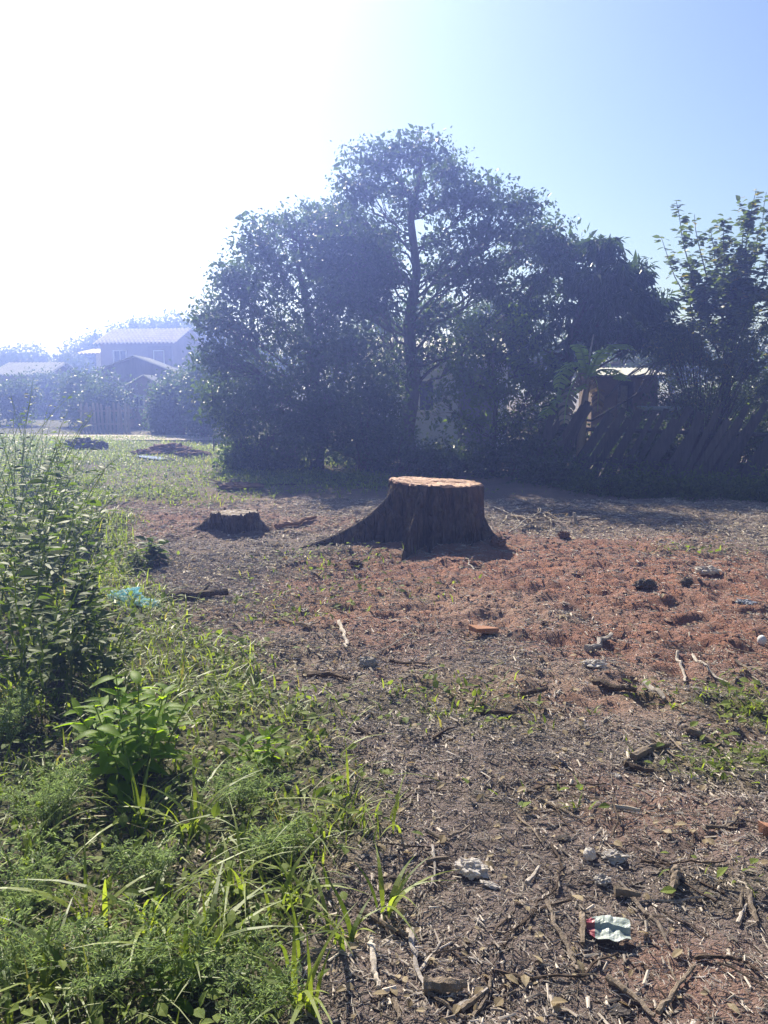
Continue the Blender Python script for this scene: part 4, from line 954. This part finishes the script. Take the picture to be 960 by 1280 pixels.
# feathery weeds
def feathery(label, base, h, nst, rad):
    base = np.asarray(base, float); root = empty('feathery_weed', base); tag(root, label, 'weed', 'feathery weeds in the foreground'); sb = MB(); lb = MB()
    for s in range(nst):
        th = random.random() * 6.283; rr = rad * random.random() ** .5; e = np.array([math.cos(th) * rr, math.sin(th) * rr, h * random.uniform(.55, 1.0)])
        P = bez((random.uniform(-.03, .03), random.uniform(-.03, .03), -.02), e, (0, 0, .05), 7); sb.tube(P, np.linspace(.003, .0012, 7), 3, cap=False)
        for k in range(12):
            t = .2 + .8 * k / 12; q = np.array([np.interp(t, np.linspace(0, 1, 7), P[:, c]) for c in range(3)])
            ph = random.random() * 6.283; L = (.035 + .05 * (1 - t)) * random.uniform(.8, 1.3); d = np.array([math.cos(ph), math.sin(ph), random.uniform(-.1, .5)])
            m = 13; tt = np.linspace(.1, 1, m)[:, None]; Q = q + d * L * tt + rng.normal(size=(m, 3)) * .004
            D = rnd_unit(m) * .8 + d; Nn = rnd_unit(m); Nn[:, 2] += .6
            leafcloud(lb, Q, D, Nn, .010 + .012 * rng.random(m), SLIM, rng.random(m))
    sb.build('stem', M['grass'], root); o = lb.build('foliage', M['leaf_feather'], root); o['kind'] = 'stuff'
for (u, v, h_, n_, rd, lb) in ((60, 1030, .26, 22, .22, 'feathery grey green weed left of and below the bright plant'), (300, 1010, .16, 16, .18, 'feathery weed right of and below the bright plant'), (345, 1080, .14, 14, .14, 'feathery weed on the right rim of the overgrown strip'),
                           (30, 1130, .18, 16, .22, 'feathery weed at the left edge, lower foreground'), (150, 1230, .2, 18, .22, 'feathery weed low in the left foreground'), (260, 1235, .14, 14, .2, 'feathery weed by the lower edge, right of the left corner'),
                           (330, 1270, .12, 10, .17, 'feathery weed at the lower edge near the sticks'), (20, 1240, .2, 14, .13, 'feathery weed in the lower left corner'), (180, 1110, .15, 14, .14, 'low feathery weed below the bright plant'), (5, 930, .3, 14, .2, 'feathery weed at the left edge beside the bright plant')):
    feathery(lb, onG(u, v), h_, n_, rd)

# broad bladed grass tufts
def tuft(label, base, n, hmin, hmax, w, lean=(.4, 1.3), group='broad bladed grass tufts', mat='grass'):
    mb = MB(); base = np.asarray(base, float)
    x_ = rng.normal(size=n) * .022; y_ = rng.normal(size=n) * .022
    blades(mb, x_, y_, hmin + (hmax - hmin) * rng.random(n), w * (.6 + .7 * rng.random(n)), lean[0] + (lean[1] - lean[0]) * rng.random(n), 7, z=np.zeros(n), a=rng.random(n) * .92)
    o = mb.build('grass_tuft', M[mat]); o.location = base; tag(o, label, 'grass tuft', group)
tl = [(180, 1040, 18, .16, .34, 'arching grass tuft just below the bright green plant'), (240, 1045, 14, .14, .30, 'arching grass tuft below and right of the bright plant'), (300, 1120, 12, .12, .26, 'upright grass tuft left of the bare soil'),
      (185, 1170, 14, .16, .32, 'tall yellow green grass tuft in the left foreground'), (110, 1160, 12, .14, .28, 'grass tuft in the lower left foreground'), (250, 1210, 16, .14, .30, 'grass tuft near the lower edge, left of the sticks'),
      (40, 1080, 12, .14, .28, 'grass tuft at the left edge, lower part'), (60, 1250, 14, .14, .30, 'grass tuft in the lower left corner'), (380, 1265, 14, .12, .26, 'grass tuft at the lower edge beside the white stick'),
      (430, 1180, 12, .10, .22, 'arching grass tuft left of the white stick'), (480, 1140, 9, .08, .2, 'thin grass tuft on the soil above the white stick'), (370, 1130, 12, .1, .22, 'grass tuft on the right rim of the strip'),
      (130, 905, 14, .2, .36, 'tall grass tuft behind the bright plant'), (20, 880, 14, .2, .38, 'tall grass tuft at the left edge behind the plants'), (70, 820, 14, .2, .36, 'grass tuft among the weeds below the teal bag'),
      (280, 890, 16, .1, .22, 'low grass tuft between the bright plant and bare soil'), (360, 900, 16, .08, .18, 'short grass tuft on the edge of the bare soil'), (150, 800, 12, .14, .26, 'grass tuft just below the teal bag'),
      (320, 870, 14, .08, .18, 'short sunny grass tuft below the pale soil patch'), (225, 870, 14, .1, .22, 'sunny grass tuft above the bright plant'),
      (935, 890, 20, .07, .17, 'bright grass tuft at the right edge of the bare soil'), (905, 960, 14, .05, .14, 'grass tuft by the grey root at the right'), (840, 885, 8, .05, .12, 'small lime green tuft right of the dark log'),
      (945, 955, 12, .05, .13, 'grass tuft at the right edge below the bright one'), (738, 890, 6, .03, .07, 'tiny lime tuft on the pale soil'), (720, 1008, 9, .04, .09, 'small tuft in the middle of the wood litter'),
      (545, 895, 14, .05, .11, 'low tuft on the soil below the grey stone'), (590, 885, 12, .04, .1, 'low tuft right of and below the grey stone'), (500, 870, 12, .04, .1, 'low tuft directly below the grey stone')]
for (u, v, n_, a_, b_, lb) in tl: tuft(lb, onG(u, v), n_, a_ * (1.25 if v > 1000 and u < 500 else 1), b_ * (1.25 if v > 1000 and u < 500 else 1), .016 if v > 1000 and u < 500 else .011)
tuft('dry straw coloured grass tuft in the left foreground', onG(135, 1150), 60, .08, .2, .004, (.8, 1.8), mat='leaf_dry')
tuft('thin dry grass tuft at the rim of the bare soil', onG(420, 1090), 26, .05, .14, .003, (.8, 1.8), mat='leaf_dry')

# ------------------------------------------------------------------ rubbish, stones, heaps
def crumple(name, label, cat, c, dims, mat, seed, k=26, amp=.8, rz=0.0, smooth=False):
    m = int(k * .6); th = np.arange(k) * 2 * np.pi / k; ph = np.linspace(.04, np.pi - .04, m)
    TH, PH = np.meshgrid(th, ph); d = np.stack([np.sin(PH) * np.cos(TH), np.sin(PH) * np.sin(TH), np.cos(PH)], -1)
    q = d * 1.7 + seed * 3.1
    r = .65 + amp * (np.abs(fbm(q[..., 0] * 1.6, q[..., 1] * 1.6, q[..., 2] * 1.6, 3, seed) - .5) * 2.2 + (noise(q[..., 0] * 5, q[..., 1] * 5, q[..., 2] * 5, seed) - .5) * .35)
    V = (d * r[..., None]) * np.asarray(dims) / 2; V[..., 2] = np.maximum(V[..., 2] + dims[2] * .3, -.012)
    i = np.arange(m - 1)[:, None] * k; j = np.arange(k)[None]; j2 = (j + 1) % k
    F = np.stack([i + j, i + k + j, i + k + j2, i + j2], -1).reshape(-1, 4)
    F3 = [[q_, (q_ + 1) % k, m * k] for q_ in range(k)] + [[(m - 1) * k + (q_ + 1) % k, (m - 1) * k + q_, m * k + 1] for q_ in range(k)]
    V = np.vstack([V.reshape(-1, 3), V[0].mean(0), V[-1].mean(0)])
    o = mesh_obj(name, V, F3, F, M[mat], None, smooth); o.location = tuple(c); o.rotation_euler = (0, 0, rz); tag(o, label, cat); return o
def px(n, v): return n * G(480, v)[1] / FPX
b1 = onG(158, 755); crumple('plastic_bag', 'crumpled teal plastic bag lying on the soil', 'bag', b1, (.27, .18, .15), 'bag_teal', 4, k=44, amp=1.0)
crumple('plastic_scrap', 'small flat end of teal plastic trailing from the bag', 'plastic', onG(183, 758), (.20, .13, .07), 'bag_teal', 11, k=36, amp=1.0)
crumple('plastic_scrap', 'pale greenish plastic scrap in the grass below the teal bag', 'plastic', onG(135, 791), (.14, .08, .03), 'bag_grey', 6)
crumple('plastic_bag', 'crumpled white plastic bag on the litter, left of the pale balls', 'bag', onG(588, 1092), (.13, .085, .06), 'bag_white', 12, k=30, amp=.7, rz=-.4)
crumple('paper_scrap', 'thin white strip lying right of the crumpled white bag', 'paper', onG(613, 1108), (.075, .025, .018), 'bag_white', 13, rz=-.6)
crumple('paper_ball', 'round pale crumpled paper ball on the litter', 'paper', onG(737, 1074), (.06, .058, .06), 'bag_white', 14, k=20, amp=.25)
crumple('cloth_scrap', 'greyish crumpled cloth right of the pale paper ball', 'cloth', onG(767, 1074), (.09, .06, .035), 'bag_grey', 15, amp=1.0)
crumple('cloth_scrap', 'dark crumpled scrap just below the pale paper ball', 'cloth', onG(752, 1104), (.055, .05, .04), 'bag_grey', 16)
crumple('plastic_scrap', 'white plastic scrap beside the pale driftwood', 'plastic', onG(742, 833), (.15, .09, .05), 'bag_white', 17, amp=1.0)
crumple('plastic_scrap', 'tangled white plastic on the red soil at the right', 'plastic', onG(884, 716), (.20, .12, .07), 'bag_white', 18, amp=1.2)
crumple('plastic_scrap', 'grey blue plastic sheet at the right edge on red soil', 'plastic', onG(932, 755), (.15, .1, .04), 'bag_blue', 19, amp=1.0)
crumple('plastic_scrap', 'pale plastic scrap at the right edge above the blue sheet', 'plastic', onG(952, 727), (.17, .1, .06), 'bag_white', 20, amp=1.0)
crumple('white_ball', 'small smooth white ball at the right edge', 'ball', onG(952, 806), (.085, .085, .10), 'plaster_white', 21, k=20, amp=.05, smooth=True)
crumple('paper_scrap', 'pale scrap below the small white ball', 'paper', onG(948, 855), (.05, .04, .03), 'bag_white', 22)
crumple('paper_scrap', 'tiny pale scrap in the middle of the wood litter', 'paper', onG(772, 972), (.035, .035, .02), 'bag_white', 23)
crumple('field_stone', 'grey stone catching light on the soil left of centre', 'stone', onG(460, 834), (.15, .11, .09), 'stone', 24, amp=.35)
crumple('bark_slab', 'dark bark slab beside the stump, nearest the small stump', 'bark', onG(432, 690), (.17, .12, .07), 'twig_dark', 25, amp=.5)
crumple('bark_slab', 'dark bark chunk lying in front of the big stump root', 'bark', onG(444, 706), (.18, .12, .07), 'twig_dark', 26, amp=.5, rz=-.6)
crumple('bark_slab', 'dark flat bark flake at the lower edge', 'bark', onG(774, 1265), (.085, .06, .02), 'dark_heap', 27, amp=.4)
crumple('bark_slab', 'black flat flake left of the pale paper ball', 'bark', onG(705, 1050), (.07, .05, .02), 'dark_heap', 28, amp=.4)
crumple('earth_clod', 'dark clod on the red soil right of the stump', 'earth', onG(705, 672), (.16, .12, .1), 'red_heap', 29, amp=.6)
crumple('earth_clod', 'clod of red earth at the foot of the big stump', 'earth', onG(622, 682), (.2, .15, .12), 'red_heap', 30, amp=.6)
crumple('earth_clod', 'dark grey clod in the red soil by the white tangle', 'earth', onG(806, 735), (.22, .13, .1), 'dark_heap', 31, amp=.6)
crumple('earth_clod', 'grey clod below the white plastic tangle', 'earth', onG(858, 732), (.11, .09, .09), 'dark_heap', 32, amp=.6)
crumple('dirt_heap', 'dark heap beside the dirt road at the left', 'heap', G(102, 562), (.9, .6, .42), 'dark_heap', 33, k=40, amp=.6)
crumple('dirt_heap', 'small round dark heap right of the dark one by the road', 'heap', G(127, 562), (.45, .35, .3), 'dark_heap', 34, k=30, amp=.5)
crumple('dirt_heap', 'reddish dirt heap by the puddle, middle of its row', 'heap', G(212, 568), (1.2, .7, .36), 'red_heap', 35, k=44, amp=.6)
crumple('dirt_heap', 'low reddish heap left of the middle one by the puddle', 'heap', G(183, 570), (.8, .5, .22), 'red_heap', 36, k=36, amp=.6)
crumple('dirt_heap', 'low reddish heap right of the middle one by the puddle', 'heap', G(242, 571), (.9, .5, .22), 'red_heap', 37, k=36, amp=.6)
crumple('dirt_heap', 'small low soil heap behind the small stump', 'heap', onG(300, 612), (.9, .5, .16), 'red_heap', 38, k=30, amp=.6)
crumple('white_bucket', 'pale small tub standing at the picket fence foot', 'tub', gp(251, 28.0), (.45, .35, .42), 'plaster_white', 39, k=20, amp=.08)
# broken brick
bk = MB(); bk.box((0, 0, .03), (.17, .11, .03), jit=.025); o = bk.build('broken_brick', M['brick_red']); o.location = tuple(onG(603, 792)); o.rotation_euler = (.1, .15, .5)
bv = o.modifiers.new("bevel", 'BEVEL'); bv.width = .006; bv.segments = 2; tag(o, 'orange broken brick lying on the soil below the stump', 'brick')
bk = MB(); bk.box((0, 0, .02), (.03, .035, .05), jit=.015); o = bk.build('broken_brick', M['brick_red']); o.location = tuple(onG(957, 1045)); tag(o, 'small orange brick fragment at the right edge of the litter', 'brick')
# crumpled snack packet: silvery inside, red corner
pk = empty('foil_packet', onG(760, 1172, .004), R(-12)); tag(pk, 'crumpled silvery foil packet with a red corner', 'packet')
nx_, ny_ = 17, 13; xs, ys = np.meshgrid(np.linspace(-.062, .062, nx_), np.linspace(-.045, .045, ny_))
zs = .03 * (fbm(xs * 22 + 3, ys * 22, 0, 3, 90)) + .03 * np.abs(fbm(xs * 30 + 9, ys * 24 + 5, 0, 2, 91) - .5) + .012 * (ys > 0)
edge = 1 - .22 * (np.abs(xs) / .062) ** 3; PV = np.stack([xs, ys * edge * (1 - .5 * np.clip(-xs / .062, 0, 1) ** 2), zs], -1).reshape(-1, 3)
F = [(j * nx_ + i, j * nx_ + i + 1, (j + 1) * nx_ + i + 1, (j + 1) * nx_ + i) for j in range(ny_ - 1) for i in range(nx_ - 1)]
redf = [f for f in F if PV[f[0]][0] < -.044 and PV[f[0]][1] < .02]; sil = [f for f in F if f not in redf]
for nm, ff, mt in (('foil_sheet', sil, 'foil'), ('red_corner', redf, 'foil_red')):
    o = mesh_obj(nm, PV, [], ff, M[mt], pk); sl = o.modifiers.new("solid", 'SOLIDIFY'); sl.thickness = .0012

# ------------------------------------------------------------------ traced sticks, roots and logs
def stick(name, label, cat, pts, r, mat, side=0, lift=.006, sides=6, group=None, endlift=0.0):
    P = np.array([onG(u, v) for u, v in pts]); n = max(6, 4 * len(P)); t = np.linspace(0, 1, n); tt = np.linspace(0, 1, len(P))
    C = np.stack([np.interp(t, tt, P[:, k]) for k in range(3)], -1)
    for _ in range(2): C[1:-1] = (C[:-2] + 2 * C[1:-1] + C[2:]) / 4
    L = np.linalg.norm(C[-1] - C[0]); C[1:-1, :2] += rng.normal(size=(n - 2, 2)) * L * .012
    C[:, 2] = np.maximum(hgt(C[:, 0], C[:, 1]), C[:, 2].mean() - .01) + r * .8 + lift + endlift * t
    c0 = C.mean(0); c0[2] = C[:, 2].min() - r
    mb = MB(); mb.tube(C - c0, r * np.linspace(1, .6, n) * (1 + .22 * (rng.random(n) - .5)), sides, wob=.22)
    for s in range(side):
        k = int(rng.integers(2, n - 1)); d = C[k] - C[k - 1]; d /= np.linalg.norm(d); a = random.choice((-1, 1)) * random.uniform(.5, 1.0)
        dv = np.array([d[0] * math.cos(a) - d[1] * math.sin(a), d[0] * math.sin(a) + d[1] * math.cos(a), random.uniform(0, .35)]); l_ = L * random.uniform(.15, .35)
        mb.tube(bez(C[k] - c0, C[k] - c0 + dv * l_, rng.normal(size=3) * l_ * .06, 5), np.linspace(r * .55, r * .25, 5), 4)
    o = mb.build(name, M[mat], None, False); o.location = tuple(c0); tag(o, label, cat, group); return o
ST = [
 ('curved pale stick on the soil above the grey stone', [(424, 780), (431, 795), (434, 813)], .014, 'twig_pale', 0), ('dark straight stick left of and below the grey stone', [(380, 846), (437, 853)], .018, 'twig_dark', 1),
 ('thin curved dark twig left of the pale paper ball', [(689, 1058), (703, 1079), (695, 1115), (670, 1137)], .005, 'twig_dark', 0), ('straight brown stick left of the foil packet', [(684, 1133), (697, 1167), (714, 1200), (722, 1221)], .008, 'twig', 0),
 ('long thin twig above the pale paper ball', [(672, 1000), (697, 1012), (731, 1031)], .006, 'twig', 1), ('thin twig running down above the white bag', [(645, 1019), (677, 1056)], .005, 'twig', 0),
 ('short upright looking stub just left of the foil packet', [(728, 1148), (728, 1185)], .011, 'twig', 0), ('short thick log piece above the foil packet', [(768, 1120), (800, 1125)], .015, 'twig', 0),
 ('short bent log stub right of the foil packet', [(842, 1093), (845, 1102), (838, 1124)], .018, 'twig', 0), ('brown stick running down right of the foil packet', [(791, 1129), (814, 1150), (837, 1187)], .007, 'twig', 1),
 ('long thin twig right of the grey cloth', [(801, 1079), (850, 1081), (906, 1079)], .004, 'twig_dark', 0), ('pale short stick right of the white bag', [(658, 1108), (674, 1087)], .008, 'twig_pale', 0),
 ('thick brown stick at the lower edge below the packet', [(760, 1227), (788, 1248), (818, 1276)], .010, 'twig', 1), ('long reddish twig curving below the foil packet', [(618, 1217), (668, 1228), (718, 1227), (772, 1198)], .005, 'twig_dark', 0),
 ('brown branch rising from the lower edge at the right', [(822, 1271), (847, 1237), (868, 1212)], .008, 'twig', 1), ('reddish twig near the lower right corner', [(868, 1202), (900, 1200), (927, 1204), (947, 1217)], .006, 'twig_dark', 0),
 ('pale short stick at the right edge, lower part', [(922, 1158), (933, 1135)], .007, 'twig_pale', 0), ('pale split stick right of the log at the lower edge', [(572, 1266), (610, 1240)], .008, 'twig_pale', 0),
 ('bent pale stick left of the lower edge middle', [(587, 1279), (610, 1246), (612, 1225)], .006, 'twig', 0), ('grey stick at the right edge beside the pale short one', [(935, 1117), (947, 1158)], .009, 'twig', 0),
 ('forked grey branch at the right below the grass', [(881, 1037), (905, 1039), (922, 1025)], .009, 'twig', 3), ('pale orange wood splinter in the middle of the litter', [(764, 1012), (800, 1017)], .010, 'timber', 0),
 ('bright white peeled stick pointing down in the foreground', [(515, 1167), (518, 1200), (530, 1243)], .009, 'twig_pale', 0), ('thin second white stick beside the peeled one', [(510, 1165), (517, 1197)], .005, 'twig_pale', 0),
 ('thin pale stick crossing the peeled white stick', [(525, 1218), (553, 1178)], .005, 'twig_pale', 0), ('thick short log at the foot of the white stick', [(530, 1240), (562, 1242), (582, 1238)], .020, 'twig', 0),
 ('thick pale stem half in the grass left of the white stick', [(463, 1180), (468, 1210), (473, 1240)], .010, 'twig_pale', 0), ('grey stick from the grass to the white stick', [(447, 1143), (480, 1158), (510, 1173)], .009, 'twig', 0),
 ('pale thin stick in the grass at the strip rim', [(390, 1192), (430, 1193)], .005, 'twig_pale', 0), ('brown stick above the white bag, left arm', [(533, 1042), (562, 1055)], .007, 'twig', 0), ('brown stick above the white bag, right arm', [(562, 1049), (587, 1035)], .006, 'twig', 0),
 ('short brown stick left of the white bag', [(533, 1082), (560, 1076)], .009, 'twig', 0), ('pale upright stem in the left foreground grass', [(313, 1183), (308, 1230)], .005, 'twig_pale', 0), ('stub at the lower edge below the white stick', [(493, 1256), (500, 1279)], .009, 'twig', 0),
 ('brown stick running to the lower edge from the short log', [(535, 1246), (580, 1277)], .007, 'twig', 0), ('thick pale stick at the lower edge right of the log', [(575, 1269), (602, 1247)], .010, 'twig', 0), ('thin crooked pale twig above the short brown stick', [(540, 1060), (545, 1090), (537, 1115)], .005, 'twig_pale', 1),
 ('pale stick on the soil below the small stump', [(353, 778), (387, 785)], .012, 'twig', 0), ('thin dark stick right of the grey stone', [(487, 830), (537, 833)], .010, 'twig_dark', 1), ('brown stick on bare soil below the grey stone', [(445, 912), (473, 924)], .009, 'twig', 0),
 ('dark stick on bare soil in the middle', [(542, 926), (570, 912)], .008, 'twig_dark', 0), ('dark level stick on the pale soil', [(600, 894), (645, 896)], .014, 'twig_dark', 0), ('forked dark stick above the level one', [(654, 872), (684, 862)], .016, 'twig_dark', 1),
 ('dark short stick under the grey root', [(780, 959), (817, 968)], .014, 'twig_dark', 0), ('thick grey root piece on the litter at the right', [(791, 952), (815, 940), (836, 935)], .019, 'twig', 1), ('brown stick right of the grey root', [(859, 917), (880, 926), (900, 934)], .014, 'twig', 1),
 ('long thin level twig in the middle litter', [(660, 993), (686, 982), (757, 985)], .005, 'twig_dark', 0), ('thin stick at the right edge above the forked branch', [(924, 976), (945, 1010)], .005, 'twig', 0), ('thick dark log on the pale soil at the right', [(743, 857), (770, 866), (795, 873)], .022, 'twig_dark', 0),
 ('pale driftwood piece above the white scrap', [(733, 815), (748, 808), (764, 799)], .022, 'twig_pale', 0), ('curved pale branch right of the driftwood', [(847, 818), (852, 835), (856, 855)], .010, 'twig_pale', 0), ('long pale branch right of the curved one', [(866, 820), (882, 840), (910, 857)], .009, 'twig_pale', 1),
 ('pale stick right of the dark log', [(806, 860), (831, 873)], .016, 'twig_pale', 0), ('grey stick at the right edge below the white ball', [(920, 830), (956, 847)], .012, 'twig', 1), ('brown flat log right of the teal bag', [(198, 752), (240, 750), (285, 746)], .04, 'twig_dark', 1),
 ('thin grey branch lying behind the small stump', [(275, 612), (287, 603), (296, 601)], .03, 'twig', 2), ('long thin branch behind the small stump to its right', [(300, 606), (370, 607)], .018, 'twig_dark', 0),
 ('reddish root running left from the big stump', [(345, 662), (370, 655), (395, 652)], .03, 'red_heap', 0), ('stick on bare soil left of the middle', [(293, 783), (335, 808)], .008, 'twig', 0)]
for (lb, pts, r, mt, sd_) in ST:
    nm = 'log_piece' if r >= .018 else 'fallen_stick'
    stick(nm, lb, 'log' if nm == 'log_piece' else 'stick', pts, r, mt, sd_, sides=8 if r > .012 else 6)
# dry brush at the shade edge
br = [((640, 647), (666, 662), .022), ((634, 640), (690, 645), .012), ((655, 636), (700, 655), .012), ((628, 655), (650, 640), .01), ((660, 655), (712, 640), .012), ((672, 640), (690, 660), .012), ((645, 632), (680, 634), .01), ((690, 650), (735, 655), .012),
      ((700, 640), (745, 648), .01), ((636, 668), (676, 652), .01), ((720, 652), (750, 662), .012), ((652, 660), (700, 664), .009), ((665, 630), (672, 650), .012), ((610, 634), (640, 646), .01)]
BRL = ['thickest brown dry branch', 'long level pale branch', 'brown branch slanting down to the right', 'short pale branch at the left end', 'brown branch slanting up to the right', 'short steep pale branch', 'level brown branch at the back', 'pale branch at the right end', 'back branch at the right end, brown', 'pale branch slanting up at the front left',
       'rightmost short brown branch', 'thin level pale branch at the front', 'short brown branch standing steep at the back', 'leftmost thin pale branch']
for i, (a, b, r) in enumerate(br): stick('dry_branch', BRL[i] + ' in the brush right of the big stump', 'branch', [a, ((a[0] + b[0]) / 2, (a[1] + b[1]) / 2 - 2), b], r, 'twig_pale' if i % 2 else 'twig', 2, group='dry brush right of the big stump', endlift=random.uniform(0, .12))
mb = MB(); q = onG(721, 655); mb.tube([q - [0, 0, .03], q + [-.03, .02, .13]], [.025, .02], 7, wob=.1); tag(mb.build('stick_stub', M['twig_pale']), 'short pale stub sticking up from the brush', 'stick')
# loose twigs all over the cleared soil: copies of a few shapes
protos = []
for k in range(9):
    L = .5; n = 8; C = np.stack([np.linspace(-L, L, n), np.cumsum(np.cumsum(rng.normal(size=n))) * .022, .012 + .015 * rng.random(n)], -1)
    mb = MB(); mb.tube(C, np.linspace(.017, .008, n), 5, wob=.2)
    if k % 3 == 0: mb.tube(bez(C[4], C[4] + [.25, .14, .05], (0, .02, 0), 4), np.linspace(.014, .006, 4), 4)
    me_o = mb.build('loose_twig', M[('twig', 'twig_dark', 'twig_pale')[k % 3]]); protos.append(me_o)
LMK = [(590, 1090, 'crumpled white bag'), (760, 1170, 'silvery foil packet'), (737, 1070, 'pale paper ball'), (842, 1105, 'bent log stub'), (520, 1205, 'white peeled stick'), (560, 1240, 'thick short log'),
       (815, 942, 'grey root piece'), (770, 865, 'thick dark log'), (748, 808, 'pale driftwood'), (460, 830, 'grey stone'), (605, 790, 'broken brick'), (433, 690, 'dark bark slab'), (935, 885, 'bright grass tuft'),
       (905, 1037, 'forked grey branch'), (690, 985, 'long level twig'), (545, 895, 'low tuft'), (880, 1215, 'lower right corner'), (640, 1225, 'long reddish twig'), (430, 800, 'curved pale stick'), (290, 660, 'small stump'), (240, 750, 'flat log'), (952, 803, 'small white ball'), (550, 1000, 'middle of bare soil'), (820, 730, 'dark grey clod')]
cnt = 0; used = [False] * 9
while cnt < 200:
    u, v = random.uniform(240, 960), 700 + 590 * random.random() ** .8
    p = onG(u, v)
    if veg_mask(np.array([p[0]]), np.array([p[1]]))[0] > .4 or random.random() < .75 * red_mask(np.array([p[0]]), np.array([p[1]]))[0]: continue
    k = random.choice((0, 1, 1, 3, 4, 4, 6, 7, 7, 2, 5)); src = protos[k]
    o = src if not used[k] else src.copy()
    if used[k]: COL.objects.link(o)
    used[k] = True; s = (.06 + .22 * random.random() ** 2) * (1 + .1 * p[1]); o.location = tuple(p); o.scale = (s, s * random.uniform(.6, 1.1), s * .8); o.rotation_euler = (random.uniform(-.08, .08), random.uniform(-.12, .12), random.random() * 6.283)
    lm = min(LMK, key=lambda q: (q[0] - u) ** 2 + 2 * (q[1] - v) ** 2); dx_, dy_ = u - lm[0], (v - lm[1]) * 1.4
    where = ('right of' if dx_ > 0 else 'left of') if abs(dx_) > abs(dy_) else ('below' if dy_ > 0 else 'above')
    tag(o, ('forked ' if k % 3 == 0 else '') + ('long ' if s > .16 else 'short ' if s < .11 else '') + ('brown', 'dark', 'pale')[k % 3] + ' loose twig ' + where + ' the ' + lm[2], 'twig', 'loose twigs on the cleared soil'); cnt += 1
for k in range(9):
    if not used[k]: bpy.data.objects.remove(protos[k])

# ------------------------------------------------------------------ bluish haze volume, added to stand in for lens glare
mh = bpy.data.materials.new('haze'); mh.use_nodes = True; n = mh.node_tree.nodes; n.clear()
out = n.new("ShaderNodeOutputMaterial"); pv = n.new("ShaderNodeVolumePrincipled")
pv.inputs['Color'].default_value = (.27, .37, 1.0, 1); pv.inputs['Absorption Color'].default_value = (.8, .8, .8, 1)
pv.inputs['Density'].default_value = .012; pv.inputs['Anisotropy'].default_value = .73
mh.node_tree.links.new(pv.outputs[0], out.inputs['Volume'])
x0, x1 = gx[0] - 2, gx[-1] + 2; y0, y1 = gy[0] - 2, gy[-1] + 2
mb = MB(); mb.box(((x0 + x1) / 2, (y0 + y1) / 2, 4.2), (x1 - x0, y1 - y0, 11.0))
o = mb.build('haze', mh, attr=False); tag(o, 'thin bluish haze added to stand in for lens glare', 'haze', kind='stuff')
